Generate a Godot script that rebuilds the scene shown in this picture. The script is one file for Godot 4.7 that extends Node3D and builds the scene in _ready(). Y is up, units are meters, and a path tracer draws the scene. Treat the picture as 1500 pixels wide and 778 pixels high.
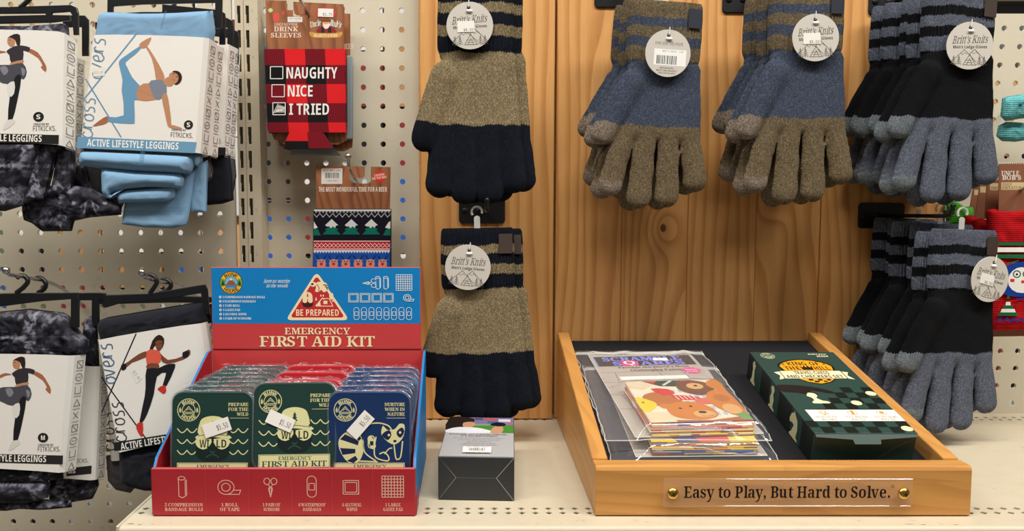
extends Node3D
# A shop fixture: pegboard bays, a wooden back panel with gloves on hooks, and a metal shelf with
# a first-aid-kit display, a small carton and a wooden tray of puzzles.  Units: metres, y up.
# The shelf top is y = 0 and the middle pegboard's face is z = 0.

const FOCAL := 1177.0                 # focal length in pixels of the 1500 x 778 frame
const LENS := Vector2(690.0, 389.0)   # where the lens axis meets the frame (the photograph is a crop)
const EYE := Vector3(0.0, 0.286, 1.068)
const PITCH := 4.4

var M := {}
var names := {}
var fonts := {}
var glyph_cache := {}

# ---------------------------------------------------------------- measuring
# a point of the frame carried onto the upright plane at distance z from the pegboard
func at(px: float, py: float, z: float) -> Vector3:
	var d := Vector3((px - LENS.x) / FOCAL, -(py - LENS.y) / FOCAL, -1.0).rotated(Vector3.RIGHT, -deg_to_rad(PITCH))
	return EYE + d * ((z - EYE.z) / d.z)

func per_pixel(py: float, z: float) -> float:
	return at(701.0, py, z).x - at(700.0, py, z).x

# ---------------------------------------------------------------- nodes
func numbered(called: String) -> String:
	var k: int = names.get(called, 0)
	names[called] = k + 1
	return called if k == 0 else "%s_%03d" % [called, k]

func thing(called: String, label: String, category: String, where := Vector3.ZERO, group := "") -> Node3D:
	var o := Node3D.new()
	o.name = numbered(called)
	add_child(o)
	o.position = where
	o.set_meta("label", label)
	o.set_meta("category", category)
	if group:
		o.set_meta("group", group)
	return o

func part(called: String, mesh: Mesh, m: Material, parent: Node3D, xf := Transform3D()) -> MeshInstance3D:
	var o := MeshInstance3D.new()
	o.name = called
	o.mesh = mesh
	o.material_override = m
	o.transform = xf
	parent.add_child(o, true)
	return o

func lin(hex: String) -> Color:
	return Color(hex).srgb_to_linear()

# ---------------------------------------------------------------- mesh collecting
class MB:
	var v := PackedVector3Array()
	var n := PackedVector3Array()
	var uv := PackedVector2Array()
	var c := PackedColorArray()
	var col := Color.WHITE

	func vert(p: Vector3, nn: Vector3, u: Vector2) -> void:
		v.append(p)
		n.append(nn)
		uv.append(u)
		c.append(col)

	func tri(a: Vector3, b: Vector3, d: Vector3, na: Vector3, nb: Vector3, nd: Vector3, ua := Vector2.ZERO, ub := Vector2.ZERO, ud := Vector2.ZERO) -> void:
		if (b - a).cross(d - a).dot(na + nb + nd) > 0.0:
			vert(a, na, ua); vert(d, nd, ud); vert(b, nb, ub)
		else:
			vert(a, na, ua); vert(b, nb, ub); vert(d, nd, ud)

	func quad(a: Vector3, b: Vector3, d: Vector3, e: Vector3, nn: Vector3, ua := Vector2.ZERO, ub := Vector2.ZERO, ud := Vector2.ZERO, ue := Vector2.ZERO) -> void:
		tri(a, b, d, nn, nn, nn, ua, ub, ud)
		tri(a, d, e, nn, nn, nn, ua, ud, ue)

	func quad4(a: Vector3, b: Vector3, d: Vector3, e: Vector3, na: Vector3, nb: Vector3, nd: Vector3, ne: Vector3, ua := Vector2.ZERO, ub := Vector2.ZERO, ud := Vector2.ZERO, ue := Vector2.ZERO) -> void:
		tri(a, b, d, na, nb, nd, ua, ub, ud)
		tri(a, d, e, na, nd, ne, ua, ud, ue)

	func done() -> ArrayMesh:
		var m := ArrayMesh.new()
		if v.is_empty():
			return m
		var a := []
		a.resize(Mesh.ARRAY_MAX)
		a[Mesh.ARRAY_VERTEX] = v
		a[Mesh.ARRAY_NORMAL] = n
		a[Mesh.ARRAY_TEX_UV] = uv
		a[Mesh.ARRAY_COLOR] = c
		m.add_surface_from_arrays(Mesh.PRIMITIVE_TRIANGLES, a)
		return m

	# a box with chamfered edges; uv in metres, grain along y (or along x when turned)
	func box(size: Vector3, xf := Transform3D(), bevel := 0.001, turned := false, shift := Vector2.ZERO) -> void:
		var h := size * 0.5
		var b := minf(bevel, minf(h.x, minf(h.y, h.z)) * 0.9)
		for axis in 3:
			for s in [-1.0, 1.0]:
				var nn := Vector3.ZERO
				nn[axis] = s
				var i := (axis + 1) % 3
				var j := (axis + 2) % 3
				var q := []
				for t in [[-1.0, -1.0], [1.0, -1.0], [1.0, 1.0], [-1.0, 1.0]]:
					var p := Vector3.ZERO
					p[axis] = s * h[axis]
					p[i] = t[0] * (h[i] - b)
					p[j] = t[1] * (h[j] - b)
					q.append(p)
				var us := []
				for p in q:
					var w := Vector2(p.x, p.y)
					if axis == 0:
						w = Vector2(p.z, p.y)
					elif axis == 1:
						w = Vector2(p.x, p.z)
					if turned:
						w = Vector2(p.y, p.x) if axis == 2 else (Vector2(p.z, p.x) if axis == 1 else Vector2(p.z, p.y))
					us.append(w + shift)
				quad(xf * q[0], xf * q[1], xf * q[2], xf * q[3], (xf.basis * nn).normalized(), us[0], us[1], us[2], us[3])
		if b <= 0.00005:
			return
		# edges
		for axis in 3:
			var i := (axis + 1) % 3
			var j := (axis + 2) % 3
			for si in [-1.0, 1.0]:
				for sj in [-1.0, 1.0]:
					var nn := Vector3.ZERO
					nn[i] = si
					nn[j] = sj
					var q := []
					for t in [[-1.0, 0], [1.0, 0], [1.0, 1], [-1.0, 1]]:
						var p := Vector3.ZERO
						p[axis] = t[0] * (h[axis] - b)
						p[i] = si * (h[i] - (b if t[1] == 1 else 0.0))
						p[j] = sj * (h[j] - (0.0 if t[1] == 1 else b))
						q.append(p)
					var us := []
					for p in q:
						us.append((Vector2(p.z, p.x) if turned else Vector2(p.x, p.y)) + shift)
					quad(xf * q[0], xf * q[1], xf * q[2], xf * q[3], (xf.basis * nn).normalized(), us[0], us[1], us[2], us[3])
		for sx in [-1.0, 1.0]:
			for sy in [-1.0, 1.0]:
				for sz in [-1.0, 1.0]:
					var a := Vector3(sx * h.x, sy * (h.y - b), sz * (h.z - b))
					var d := Vector3(sx * (h.x - b), sy * h.y, sz * (h.z - b))
					var e := Vector3(sx * (h.x - b), sy * (h.y - b), sz * h.z)
					var nn := (xf.basis * Vector3(sx, sy, sz)).normalized()
					tri(xf * a, xf * d, xf * e, nn, nn, nn, shift, shift, shift)

	# a tube along points, radius one number or one per point
	func tube(pts: Array, radius, sides := 8, caps := true) -> void:
		var count := pts.size()
		var rings := []
		var normals := []
		var up := Vector3(0.31, 0.9, 0.17)
		for k in count:
			var t: Vector3 = (pts[mini(k + 1, count - 1)] - pts[maxi(k - 1, 0)]).normalized()
			if absf(t.dot(up)) > 0.95:
				up = Vector3(0.9, 0.1, 0.4)
			var a := (up - t * up.dot(t)).normalized()
			up = a
			var b := t.cross(a)
			var r: float = radius[k] if radius is Array else radius
			var ring := []
			var nr := []
			for s in sides:
				var w := TAU * s / sides
				var d := a * cos(w) + b * sin(w)
				ring.append(pts[k] + d * r)
				nr.append(d)
			rings.append(ring)
			normals.append(nr)
		for k in count - 1:
			for s in sides:
				var e := (s + 1) % sides
				quad4(rings[k][s], rings[k][e], rings[k + 1][e], rings[k + 1][s], normals[k][s], normals[k][e], normals[k + 1][e], normals[k + 1][s])
		if caps:
			for k in [0, count - 1]:
				var t: Vector3 = (pts[0] - pts[1]).normalized() if k == 0 else (pts[k] - pts[k - 1]).normalized()
				for s in sides:
					tri(pts[k], rings[k][s], rings[k][(s + 1) % sides], t, t, t)

	func ball(where: Vector3, r: float, sides := 12, squash := Vector3.ONE) -> void:
		var rows := sides / 2
		for i in rows:
			for j in sides:
				var q := []
				var nn := []
				for t in [[0, 0], [0, 1], [1, 1], [1, 0]]:
					var a: float = PI * (i + t[0]) / rows
					var b: float = TAU * (j + t[1]) / sides
					var d := Vector3(sin(a) * cos(b), cos(a), sin(a) * sin(b))
					nn.append((d / squash).normalized())
					q.append(where + d * squash * r)
				quad4(q[0], q[1], q[2], q[3], nn[0], nn[1], nn[2], nn[3])

	# an outline in the local xy plane given thickness from z0 to z1, edges chamfered by bevel
	func slab(outline: PackedVector2Array, z0: float, z1: float, xf := Transform3D(), bevel := 0.0, smooth := false) -> void:
		var o := outline
		if Geometry2D.is_polygon_clockwise(o):
			o = o.duplicate()
			o.reverse()
		var inner := o
		var count := o.size()
		var out := PackedVector2Array()
		for k in count:
			var d := (o[(k + 1) % count] - o[(k + count - 1) % count]).normalized()
			out.append(Vector2(d.y, -d.x))
		if bevel > 0.0:
			inner = PackedVector2Array()
			for k in count:
				inner.append(o[k] - out[k] * bevel)
		var idx := Geometry2D.triangulate_polygon(inner)
		for zz in [[z1, 1.0], [z0, -1.0]]:
			var nn := (xf.basis * Vector3(0, 0, zz[1])).normalized()
			for k in range(0, idx.size(), 3):
				var a := inner[idx[k]]
				var b := inner[idx[k + 1]]
				var d := inner[idx[k + 2]]
				tri(xf * Vector3(a.x, a.y, zz[0]), xf * Vector3(b.x, b.y, zz[0]), xf * Vector3(d.x, d.y, zz[0]), nn, nn, nn, a, b, d)
		for k in count:
			var e := (k + 1) % count
			var fn := Vector2((o[e] - o[k]).y, -(o[e] - o[k]).x).normalized()
			var na2 := out[k] if smooth else fn
			var nb2 := out[e] if smooth else fn
			var na := (xf.basis * Vector3(na2.x, na2.y, 0)).normalized()
			var nb := (xf.basis * Vector3(nb2.x, nb2.y, 0)).normalized()
			quad4(xf * Vector3(o[k].x, o[k].y, z0 + bevel), xf * Vector3(o[e].x, o[e].y, z0 + bevel), xf * Vector3(o[e].x, o[e].y, z1 - bevel), xf * Vector3(o[k].x, o[k].y, z1 - bevel), na, nb, nb, na, o[k], o[e], o[e], o[k])
			if bevel > 0.0:
				var f := (xf.basis * Vector3(na2.x, na2.y, 1)).normalized()
				var g := (xf.basis * Vector3(nb2.x, nb2.y, 1)).normalized()
				quad4(xf * Vector3(o[k].x, o[k].y, z1 - bevel), xf * Vector3(o[e].x, o[e].y, z1 - bevel), xf * Vector3(inner[e].x, inner[e].y, z1), xf * Vector3(inner[k].x, inner[k].y, z1), f, g, g, f, o[k], o[e], o[e], o[k])
				f = (xf.basis * Vector3(na2.x, na2.y, -1)).normalized()
				g = (xf.basis * Vector3(nb2.x, nb2.y, -1)).normalized()
				quad4(xf * Vector3(o[k].x, o[k].y, z0 + bevel), xf * Vector3(o[e].x, o[e].y, z0 + bevel), xf * Vector3(inner[e].x, inner[e].y, z0), xf * Vector3(inner[k].x, inner[k].y, z0), f, g, g, f, o[k], o[e], o[e], o[k])

	# one cell of sheet with a hole of its own: centre, half size of the cell, 16 hole points, thickness of the sheet
	func cell(xf: Transform3D, lo: Vector2, hi: Vector2, hole: Array, thick: float) -> void:
		var nn := (xf.basis * Vector3(0, 0, 1)).normalized()
		var ctr := (lo + hi) * 0.5
		var h := (hi - lo) * 0.5
		var rim := []
		for k in 16:
			var e := Vector2.ZERO
			var t := fposmod(k + 2.0, 16.0)
			var side := int(t / 4.0)
			var w := (t - side * 4.0) / 4.0 * 2.0 - 1.0
			if side == 0:
				e = Vector2(1, w)
			elif side == 1:
				e = Vector2(-w, 1)
			elif side == 2:
				e = Vector2(-1, -w)
			else:
				e = Vector2(w, -1)
			rim.append(ctr + e * h)
		for k in 16:
			var e := (k + 1) % 16
			var a := Vector3(rim[k].x, rim[k].y, 0)
			var b := Vector3(rim[e].x, rim[e].y, 0)
			var d := Vector3(hole[e].x, hole[e].y, 0)
			var g := Vector3(hole[k].x, hole[k].y, 0)
			quad(xf * a, xf * b, xf * d, xf * g, nn, rim[k], rim[e], hole[e], hole[k])
			var mid: Vector2 = (hole[k] + hole[e]) * 0.5
			var hc := Vector2.ZERO
			for p in [0, 4, 8, 12]:
				hc += hole[p] * 0.25
			var inn := (xf.basis * Vector3(hc.x - mid.x, hc.y - mid.y, 0)).normalized()
			var back := Vector3(0, 0, -thick)
			quad(xf * g, xf * d, xf * (d + back), xf * (g + back), inn, hole[k], hole[e], hole[e], hole[k])

# hole outlines: 16 points starting at +x, going counter-clockwise
func round_hole(p: Vector2, r: float) -> Array:
	var a := []
	for k in 16:
		a.append(p + Vector2(cos(TAU * k / 16.0), sin(TAU * k / 16.0)) * r)
	return a

func square_hole(p: Vector2, hx: float, hy: float, diamond := false) -> Array:
	var a := []
	for k in 16:
		if diamond:
			var q := k / 4
			var w := (k % 4) / 4.0
			var ends := [Vector2(1, 0), Vector2(0, 1), Vector2(-1, 0), Vector2(0, -1), Vector2(1, 0)]
			a.append(p + ends[q].lerp(ends[q + 1], w) * Vector2(hx, hy))
		else:
			var t := fposmod(k + 2.0, 16.0)
			var side := int(t / 4.0)
			var w := (t - side * 4.0) / 4.0 * 2.0 - 1.0
			a.append(p + [Vector2(1, w), Vector2(-w, 1), Vector2(-1, -w), Vector2(w, -1)][side] * Vector2(hx, hy))
	return a

func round_rect(x0: float, y0: float, x1: float, y1: float, r: float, steps := 5) -> PackedVector2Array:
	var o := PackedVector2Array()
	for q in 4:
		var cx: float = [x1 - r, x0 + r, x0 + r, x1 - r][q]
		var cy: float = [y1 - r, y1 - r, y0 + r, y0 + r][q]
		for k in steps + 1:
			var w := PI / 2 * (q + float(k) / steps)
			o.append(Vector2(cx + cos(w) * r, cy + sin(w) * r))
	return o

func pairs(a: Array) -> PackedVector2Array:
	var o := PackedVector2Array()
	for k in range(0, a.size() - 1, 2):
		o.append(Vector2(a[k], a[k + 1]))
	return o

# a smooth curve through points
func smooth(a: PackedVector2Array, steps := 4, closed := true) -> PackedVector2Array:
	var o := PackedVector2Array()
	var count := a.size()
	for k in (count if closed else count - 1):
		var p0 := a[(k + count - 1) % count] if closed else a[maxi(k - 1, 0)]
		var p1 := a[k]
		var p2 := a[(k + 1) % count]
		var p3 := a[(k + 2) % count] if closed else a[mini(k + 2, count - 1)]
		for s in steps:
			o.append(p1.cubic_interpolate(p2, p0, p3, float(s) / steps))
	if not closed:
		o.append(a[count - 1])
	return o

func smooth3(a: Array, steps := 5) -> Array:
	var o := []
	var count := a.size()
	for k in count - 1:
		var p0: Vector3 = a[maxi(k - 1, 0)]
		var p3: Vector3 = a[mini(k + 2, count - 1)]
		for s in steps:
			o.append((a[k] as Vector3).cubic_interpolate(a[k + 1], p0, p3, float(s) / steps))
	o.append(a[count - 1])
	return o

# ---------------------------------------------------------------- flat print
# Ink lies on a flat face: x to the right and y down in the face's own units.
class Ink extends MB:
	var o := Vector3.ZERO
	var ux := Vector3.RIGHT
	var uy := Vector3.DOWN
	var nn := Vector3.BACK
	var lift := 0.00006
	var host

	func p3(p: Vector2) -> Vector3:
		return o + ux * p.x + uy * p.y + nn * lift

	func ground(p: Vector2) -> Vector3:
		return p3(p)

	func shape(pts: PackedVector2Array, colour: Color) -> void:
		col = colour
		var idx := Geometry2D.triangulate_polygon(pts)
		for k in range(0, idx.size(), 3):
			tri(p3(pts[idx[k]]), p3(pts[idx[k + 1]]), p3(pts[idx[k + 2]]), nn, nn, nn)
		lift += 0.000004

	func poly(a: Array, colour: Color, steps := 0) -> void:
		var p: PackedVector2Array = host.pairs(a)
		shape(host.smooth(p, steps) if steps else p, colour)

	func rect(x0: float, y0: float, x1: float, y1: float, colour: Color) -> void:
		shape(PackedVector2Array([Vector2(x0, y0), Vector2(x1, y0), Vector2(x1, y1), Vector2(x0, y1)]), colour)

	func disc(x: float, y: float, rx: float, ry: float, colour: Color, steps := 28) -> void:
		var p := PackedVector2Array()
		for k in steps:
			p.append(Vector2(x + cos(TAU * k / steps) * rx, y + sin(TAU * k / steps) * ry))
		shape(p, colour)

	# a stroke of even width through points
	func line(p: PackedVector2Array, w: float, colour: Color, closed := false) -> void:
		col = colour
		var count := p.size()
		var l := PackedVector2Array()
		var r := PackedVector2Array()
		for k in count:
			var a := p[(k + count - 1) % count] if closed else p[maxi(k - 1, 0)]
			var b := p[(k + 1) % count] if closed else p[mini(k + 1, count - 1)]
			var d1 := (p[k] - a).normalized()
			var d2 := (b - p[k]).normalized()
			var d := (d1 + d2).normalized()
			var q := Vector2(-d.y, d.x)
			var m := w * 0.5 / maxf(0.5, absf(q.dot(Vector2(-d2.y, d2.x) if d2 != Vector2.ZERO else Vector2(-d1.y, d1.x))))
			l.append(p[k] + q * m)
			r.append(p[k] - q * m)
		for k in (count if closed else count - 1):
			var e := (k + 1) % count
			quad(p3(l[k]), p3(l[e]), p3(r[e]), p3(r[k]), nn)
		lift += 0.000004

	func stroke(a: Array, w: float, colour: Color, steps := 0, closed := false) -> void:
		var p: PackedVector2Array = host.pairs(a)
		line(host.smooth(p, steps, closed) if steps else p, w, colour, closed)

	func ring(x: float, y: float, rx: float, ry: float, w: float, colour: Color, from := 0.0, to := TAU) -> void:
		var p := PackedVector2Array()
		var full := to - from >= TAU - 0.001
		var count := 28
		for k in (count if full else count + 1):
			var a := from + (to - from) * k / count
			p.append(Vector2(x + cos(a) * rx, y + sin(a) * ry))
		line(p, w, colour, full)

	# words filling the given rectangle
	func words(s: String, x0: float, y0: float, x1: float, y1: float, colour: Color, font := "sans", turn := 0.0, lean := 0.0) -> void:
		var g: PackedVector2Array = host.glyphs(s, font)
		if g.is_empty():
			return
		var lo := g[0]
		var hi := g[0]
		for p in g:
			lo = lo.min(p)
			hi = hi.max(p)
		var ctr := Vector2(x0 + x1, y0 + y1) * 0.5
		var sc := Vector2((x1 - x0) / maxf(hi.x - lo.x, 0.0001), (y1 - y0) / maxf(hi.y - lo.y, 0.0001))
		col = colour
		var t := []
		for p in g:
			var q := (p - (lo + hi) * 0.5) * sc
			q.y = -q.y
			q.x -= q.y * lean
			t.append(p3(ctr + q.rotated(turn)))
		for k in range(0, t.size(), 3):
			tri(t[k], t[k + 1], t[k + 2], nn, nn, nn)
		lift += 0.000004

	# letters standing on a circle; mid is the angle of the middle letter, step the angle between letters
	func arc_words(s: String, x: float, y: float, r: float, mid: float, step: float, w: float, h: float, colour: Color, font := "sans", inward := false) -> void:
		for k in s.length():
			if s[k] == " ":
				continue
			var off := (k - (s.length() - 1) * 0.5) * step
			var a := mid + (-off if inward else off)
			var c2 := Vector2(x + cos(a) * r, y + sin(a) * r)
			words(s[k], c2.x - w * 0.5, c2.y - h * 0.5, c2.x + w * 0.5, c2.y + h * 0.5, colour, font, a - PI / 2 if inward else a + PI / 2)

func ink(o: Vector3, ux: Vector3, uy: Vector3) -> Ink:
	var k := Ink.new()
	k.host = self
	k.o = o
	k.ux = ux
	k.uy = uy
	k.nn = uy.cross(ux).normalized()
	return k

func glyphs(s: String, font: String) -> PackedVector2Array:
	var key := font + s
	if not glyph_cache.has(key):
		var t := TextMesh.new()
		t.font = fonts[font]
		t.text = s
		t.font_size = 24
		t.curve_step = 1.2
		t.depth = 0.0
		t.pixel_size = 0.01
		var a := t.get_mesh_arrays()
		var o := PackedVector2Array()
		var vv: PackedVector3Array = a[Mesh.ARRAY_VERTEX]
		if a[Mesh.ARRAY_INDEX] != null and a[Mesh.ARRAY_INDEX].size():
			for i in a[Mesh.ARRAY_INDEX]:
				o.append(Vector2(vv[i].x, vv[i].y))
		else:
			for p in vv:
				o.append(Vector2(p.x, p.y))
		glyph_cache[key] = o
	return glyph_cache[key]

# ---------------------------------------------------------------- materials
func mat(called: String, colour: String, rough: float, metal := 0.0, spec := 0.5) -> StandardMaterial3D:
	var m := StandardMaterial3D.new()
	m.resource_name = called
	m.albedo_color = Color(colour)
	m.roughness = rough
	m.metallic = metal
	m.metallic_specular = spec
	M[called] = m
	return m

func noise(freq: float, seed_number: int, octaves := 3) -> FastNoiseLite:
	var f := FastNoiseLite.new()
	f.noise_type = FastNoiseLite.TYPE_SIMPLEX_SMOOTH
	f.frequency = freq
	f.seed = seed_number
	f.fractal_octaves = octaves
	return f

# pine or beech boards: 128 mm across x 640 mm along, late-wood lines that wander, now and then a knot
func wood_image(seed_number: int, light: String, dark: String, rings: float, wander: float, knots: Array) -> ImageTexture:
	var w := 192
	var h := 768
	var im := Image.create(w, h, false, Image.FORMAT_RGB8)
	var low := noise(1.0, seed_number, 2)
	var fine := noise(1.0, seed_number + 7, 2)
	var a := Color(light)
	var b := Color(dark)
	for j in h:
		var v := 0.64 * j / h
		for i in w:
			var u := 0.128 * i / w
			var t := u * rings + low.get_noise_2d(u * 9.0, v * 1.6) * wander
			var knot := 0.0
			var bend := 0.0
			for k in knots:
				var d := Vector2((u - k[0]) * 1.0, (v - k[1]) * 0.75).length()
				bend += exp(-d * d / (0.02 * 0.02)) * 2.2
				knot = maxf(knot, 1.0 - smoothstep(k[2] * 0.7, k[2], d))
			t += bend
			var f := t - floorf(t)
			var late := smoothstep(0.35, 0.93, f) * (1.0 - smoothstep(0.94, 1.0, f))
			var fibre := fine.get_noise_2d(u * 900.0, v * 22.0) * 0.5 + fine.get_noise_2d(u * 60.0, v * 4.0) * 0.5
			var c := a.lerp(b, clampf(late * 0.45 + fibre * 0.2 + 0.08, 0.0, 1.0))
			if knot > 0.0:
				c = c.lerp(Color("#54361c"), knot * 0.85)
			im.set_pixel(i, j, c)
	return ImageTexture.create_from_image(im)

func speckle(base: String, spots: String, amount: float, freq: float, seed_number: int, size := 256, cut := 0.45) -> ImageTexture:
	var im := Image.create(size, size, false, Image.FORMAT_RGB8)
	var f := noise(freq, seed_number, 3)
	var g := noise(freq * 6.0, seed_number + 1, 2)
	var a := Color(base)
	var b := Color(spots)
	for j in size:
		for i in size:
			# wrap by mirroring so that the tile has no seam
			var x := absf(i - size * 0.5)
			var y := absf(j - size * 0.5)
			var t := f.get_noise_2d(x, y) * 0.5 + g.get_noise_2d(x, y) * 0.25
			var s := smoothstep(cut, cut + 0.12, f.get_noise_2d(x * 2.3 + 300.0, y * 2.3))
			im.set_pixel(i, j, a.lerp(b, clampf(t * amount * 0.5 + s * amount, 0.0, 1.0)))
	return ImageTexture.create_from_image(im)

func cloud(colours: Array, freq: float, seed_number: int, size := 256) -> ImageTexture:
	var im := Image.create(size, size, false, Image.FORMAT_RGB8)
	var f := noise(freq, seed_number, 4)
	var warp := noise(freq * 1.6, seed_number + 3, 2)
	for j in size:
		for i in size:
			var x := absf(i - size * 0.5)
			var y := absf(j - size * 0.5)
			var t := f.get_noise_2d(x + warp.get_noise_2d(x, y) * 30.0, y + warp.get_noise_2d(x + 90.0, y) * 30.0) * 1.1 + 0.5
			var s := clampf(t, 0.0, 0.999) * (colours.size() - 1)
			var k := int(s)
			im.set_pixel(i, j, Color(colours[k]).lerp(Color(colours[k + 1]), smoothstep(0.2, 0.8, s - k)))
	return ImageTexture.create_from_image(im)

# relief of fine woven or knitted rows
func knit_relief(cols: int, rows: int, size := 256) -> ImageTexture:
	var im := Image.create(size, size, false, Image.FORMAT_RGB8)
	for j in size:
		for i in size:
			var u := fposmod(float(i) / size * cols, 1.0)
			var side := -1.0 if u < 0.5 else 1.0
			var v := fposmod(float(j) / size * rows + absf(u - 0.5) * 0.9, 1.0)
			var hgt := sin(v * PI) * (0.55 + 0.45 * sin(fposmod(u * 2.0, 1.0) * PI)) + side * 0.02
			im.set_pixel(i, j, Color(hgt, hgt, hgt))
	return ImageTexture.create_from_image(im)

func triplanar(m: StandardMaterial3D, t: Texture2D, scale: float, world := false) -> void:
	m.albedo_texture = t
	m.uv1_triplanar = true
	m.uv1_world_triplanar = world
	m.uv1_scale = Vector3.ONE * scale

func relief(m: StandardMaterial3D, t: Texture2D, cm: float) -> void:
	m.heightmap_enabled = true
	m.heightmap_texture = t
	m.heightmap_scale = cm

func make_materials() -> void:
	for f in [["sans", "Droid Sans", 400], ["bold", "Droid Sans", 700], ["serif", "Droid Serif", 400], ["serif_bold", "Droid Serif", 700], ["mono", "Droid Sans Mono", 400]]:
		var s := SystemFont.new()
		s.font_names = PackedStringArray([f[1]])
		s.font_weight = f[2]
		fonts[f[0]] = s
	var beige := mat("beige painted board", "#ffffff", 0.55, 0.0, 0.4)
	triplanar(beige, speckle("#cfc7b2", "#a79c85", 0.22, 0.02, 5, 256, 0.55), 3.1, true)
	var paint := mat("cream painted steel", "#ffffff", 0.38, 0.0, 0.5)
	triplanar(paint, speckle("#cbc0a8", "#8d7f68", 0.34, 0.035, 11, 256, 0.62), 4.0, true)
	mat("black plastic", "#17181c", 0.34, 0.0, 0.5)
	mat("black steel", "#141518", 0.42, 0.3)
	mat("bright wire", "#c9ccd2", 0.22, 1.0)
	mat("brass", "#d9b45f", 0.25, 1.0)
	mat("brass recess", "#5e4a22", 0.5, 0.8)
	for k in 5:
		var m := mat("pine_%d" % k, "#ffffff", 0.42, 0.0, 0.45)
		var spots: Array = [[], [], [[0.0535, 0.2528, 0.0045]], [], [[0.023, 0.287, 0.0036]]][k]
		m.albedo_texture = wood_image(31 + k * 13, "#dba565", "#a96c33", [48.0, 66.0, 40.0, 58.0, 44.0][k], [1.8, 0.9, 2.6, 1.5, 2.0][k], spots)
		m.uv1_scale = Vector3(1.0 / 0.128, 1.0 / 0.64, 1.0)
	var beech := mat("tray wood", "#ffffff", 0.4, 0.0, 0.5)
	beech.albedo_texture = wood_image(401, "#ca934f", "#b1783c", 40.0, 2.6, [])
	beech.uv1_scale = Vector3(1.0 / 0.128, 1.0 / 0.64, 1.0)
	var felt := mat("black felt", "#ffffff", 0.95, 0.0, 0.2)
	triplanar(felt, speckle("#232326", "#3b3b3f", 0.5, 0.12, 61, 256, 0.4), 9.0)
	var print := mat("printed paper", "#ffffff", 0.45, 0.0, 0.4)
	print.vertex_color_use_as_albedo = true
	var gloss := mat("printed lacquer", "#ffffff", 0.22, 0.0, 0.5)
	gloss.vertex_color_use_as_albedo = true
	var soft := mat("printed cloth", "#ffffff", 0.85, 0.0, 0.25)
	soft.vertex_color_use_as_albedo = true
	var film := mat("clear film", "#ffffff", 0.06, 0.0, 0.5)
	film.transparency = BaseMaterial3D.TRANSPARENCY_ALPHA
	film.albedo_color = Color(0.95, 0.96, 1.0, 0.06)
	film.cull_mode = BaseMaterial3D.CULL_DISABLED
	var acrylic := mat("clear acrylic", "#ffffff", 0.05, 0.0, 0.5)
	acrylic.transparency = BaseMaterial3D.TRANSPARENCY_ALPHA
	acrylic.albedo_color = Color(1.0, 0.93, 0.86, 0.05)
	var milky := mat("milky plastic", "#e6e4de", 0.35)
	milky.transparency = BaseMaterial3D.TRANSPARENCY_ALPHA
	milky.albedo_color = Color(0.9, 0.9, 0.88, 0.55)
	mat("white plastic", "#efeeea", 0.35)
	mat("white paper", "#ebe8e2", 0.55)

# ---------------------------------------------------------------- the shop around
func room() -> void:
	var grey := mat("shop floor vinyl", "#7d766b", 0.5)
	var tile := mat("ceiling tile", "#c9c6be", 0.9)
	var plaster := mat("shop wall paint", "#8f897d", 0.85)
	var a := MB.new()
	a.box(Vector3(8.2, 0.1, 7.2), Transform3D(Basis(), Vector3(0, -1.11, 0.5)), 0.0)
	tagged(part("floor", a.done(), grey, self), "structure")
	a = MB.new()
	a.box(Vector3(8.2, 0.1, 7.2), Transform3D(Basis(), Vector3(0, 2.05, 0.5)), 0.0)
	tagged(part("ceiling", a.done(), tile, self), "structure")
	for w in [["wall_left", Vector3(-4.05, 0.47, 0.5), Vector3(0.1, 3.06, 7.0)], ["wall_right", Vector3(4.05, 0.47, 0.5), Vector3(0.1, 3.06, 7.0)], ["wall_back", Vector3(0, 0.47, -3.05), Vector3(8.2, 3.06, 0.1)], ["wall_front", Vector3(0, 0.47, 4.05), Vector3(8.2, 3.06, 0.1)]]:
		a = MB.new()
		a.box(w[2], Transform3D(Basis(), w[1]), 0.0)
		tagged(part(w[0], a.done(), plaster, self), "structure")

func tagged(o: Node3D, kind: String) -> Node3D:
	o.set_meta("kind", kind)
	return o

const LAMPS := [[-1.45, 1.05, 2.7], [0.0, 1.05, 3.8], [1.45, 1.05, 4.1], [-1.5, 2.7, 0.6], [1.5, 2.7, 0.8], [-1.2, -1.5, 2.0], [1.2, -1.5, 2.0]]

func ceiling_lamps() -> void:
	var glow := mat("lamp diffuser", "#f4f2ec", 0.6)
	glow.emission_enabled = true
	glow.emission = Color("#fff6e8")
	glow.emission_energy_multiplier = 1.0
	var shell := mat("lamp housing", "#e8e6e0", 0.5)
	for k in LAMPS.size():
		var l: Array = LAMPS[k]
		var t := thing("ceiling_light", "long white fluorescent ceiling light above the aisle", "light", Vector3(l[0], 1.94, l[1]), "fluorescent ceiling lights")
		var a := MB.new()
		a.box(Vector3(1.3, 0.06, 0.42), Transform3D(Basis(), Vector3(0, 0.03, 0)), 0.004)
		part("housing", a.done(), shell, t)
		a = MB.new()
		a.box(Vector3(1.22, 0.012, 0.34), Transform3D(Basis(), Vector3(0, -0.007, 0)), 0.002)
		part("diffuser", a.done(), glow, t)

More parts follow.
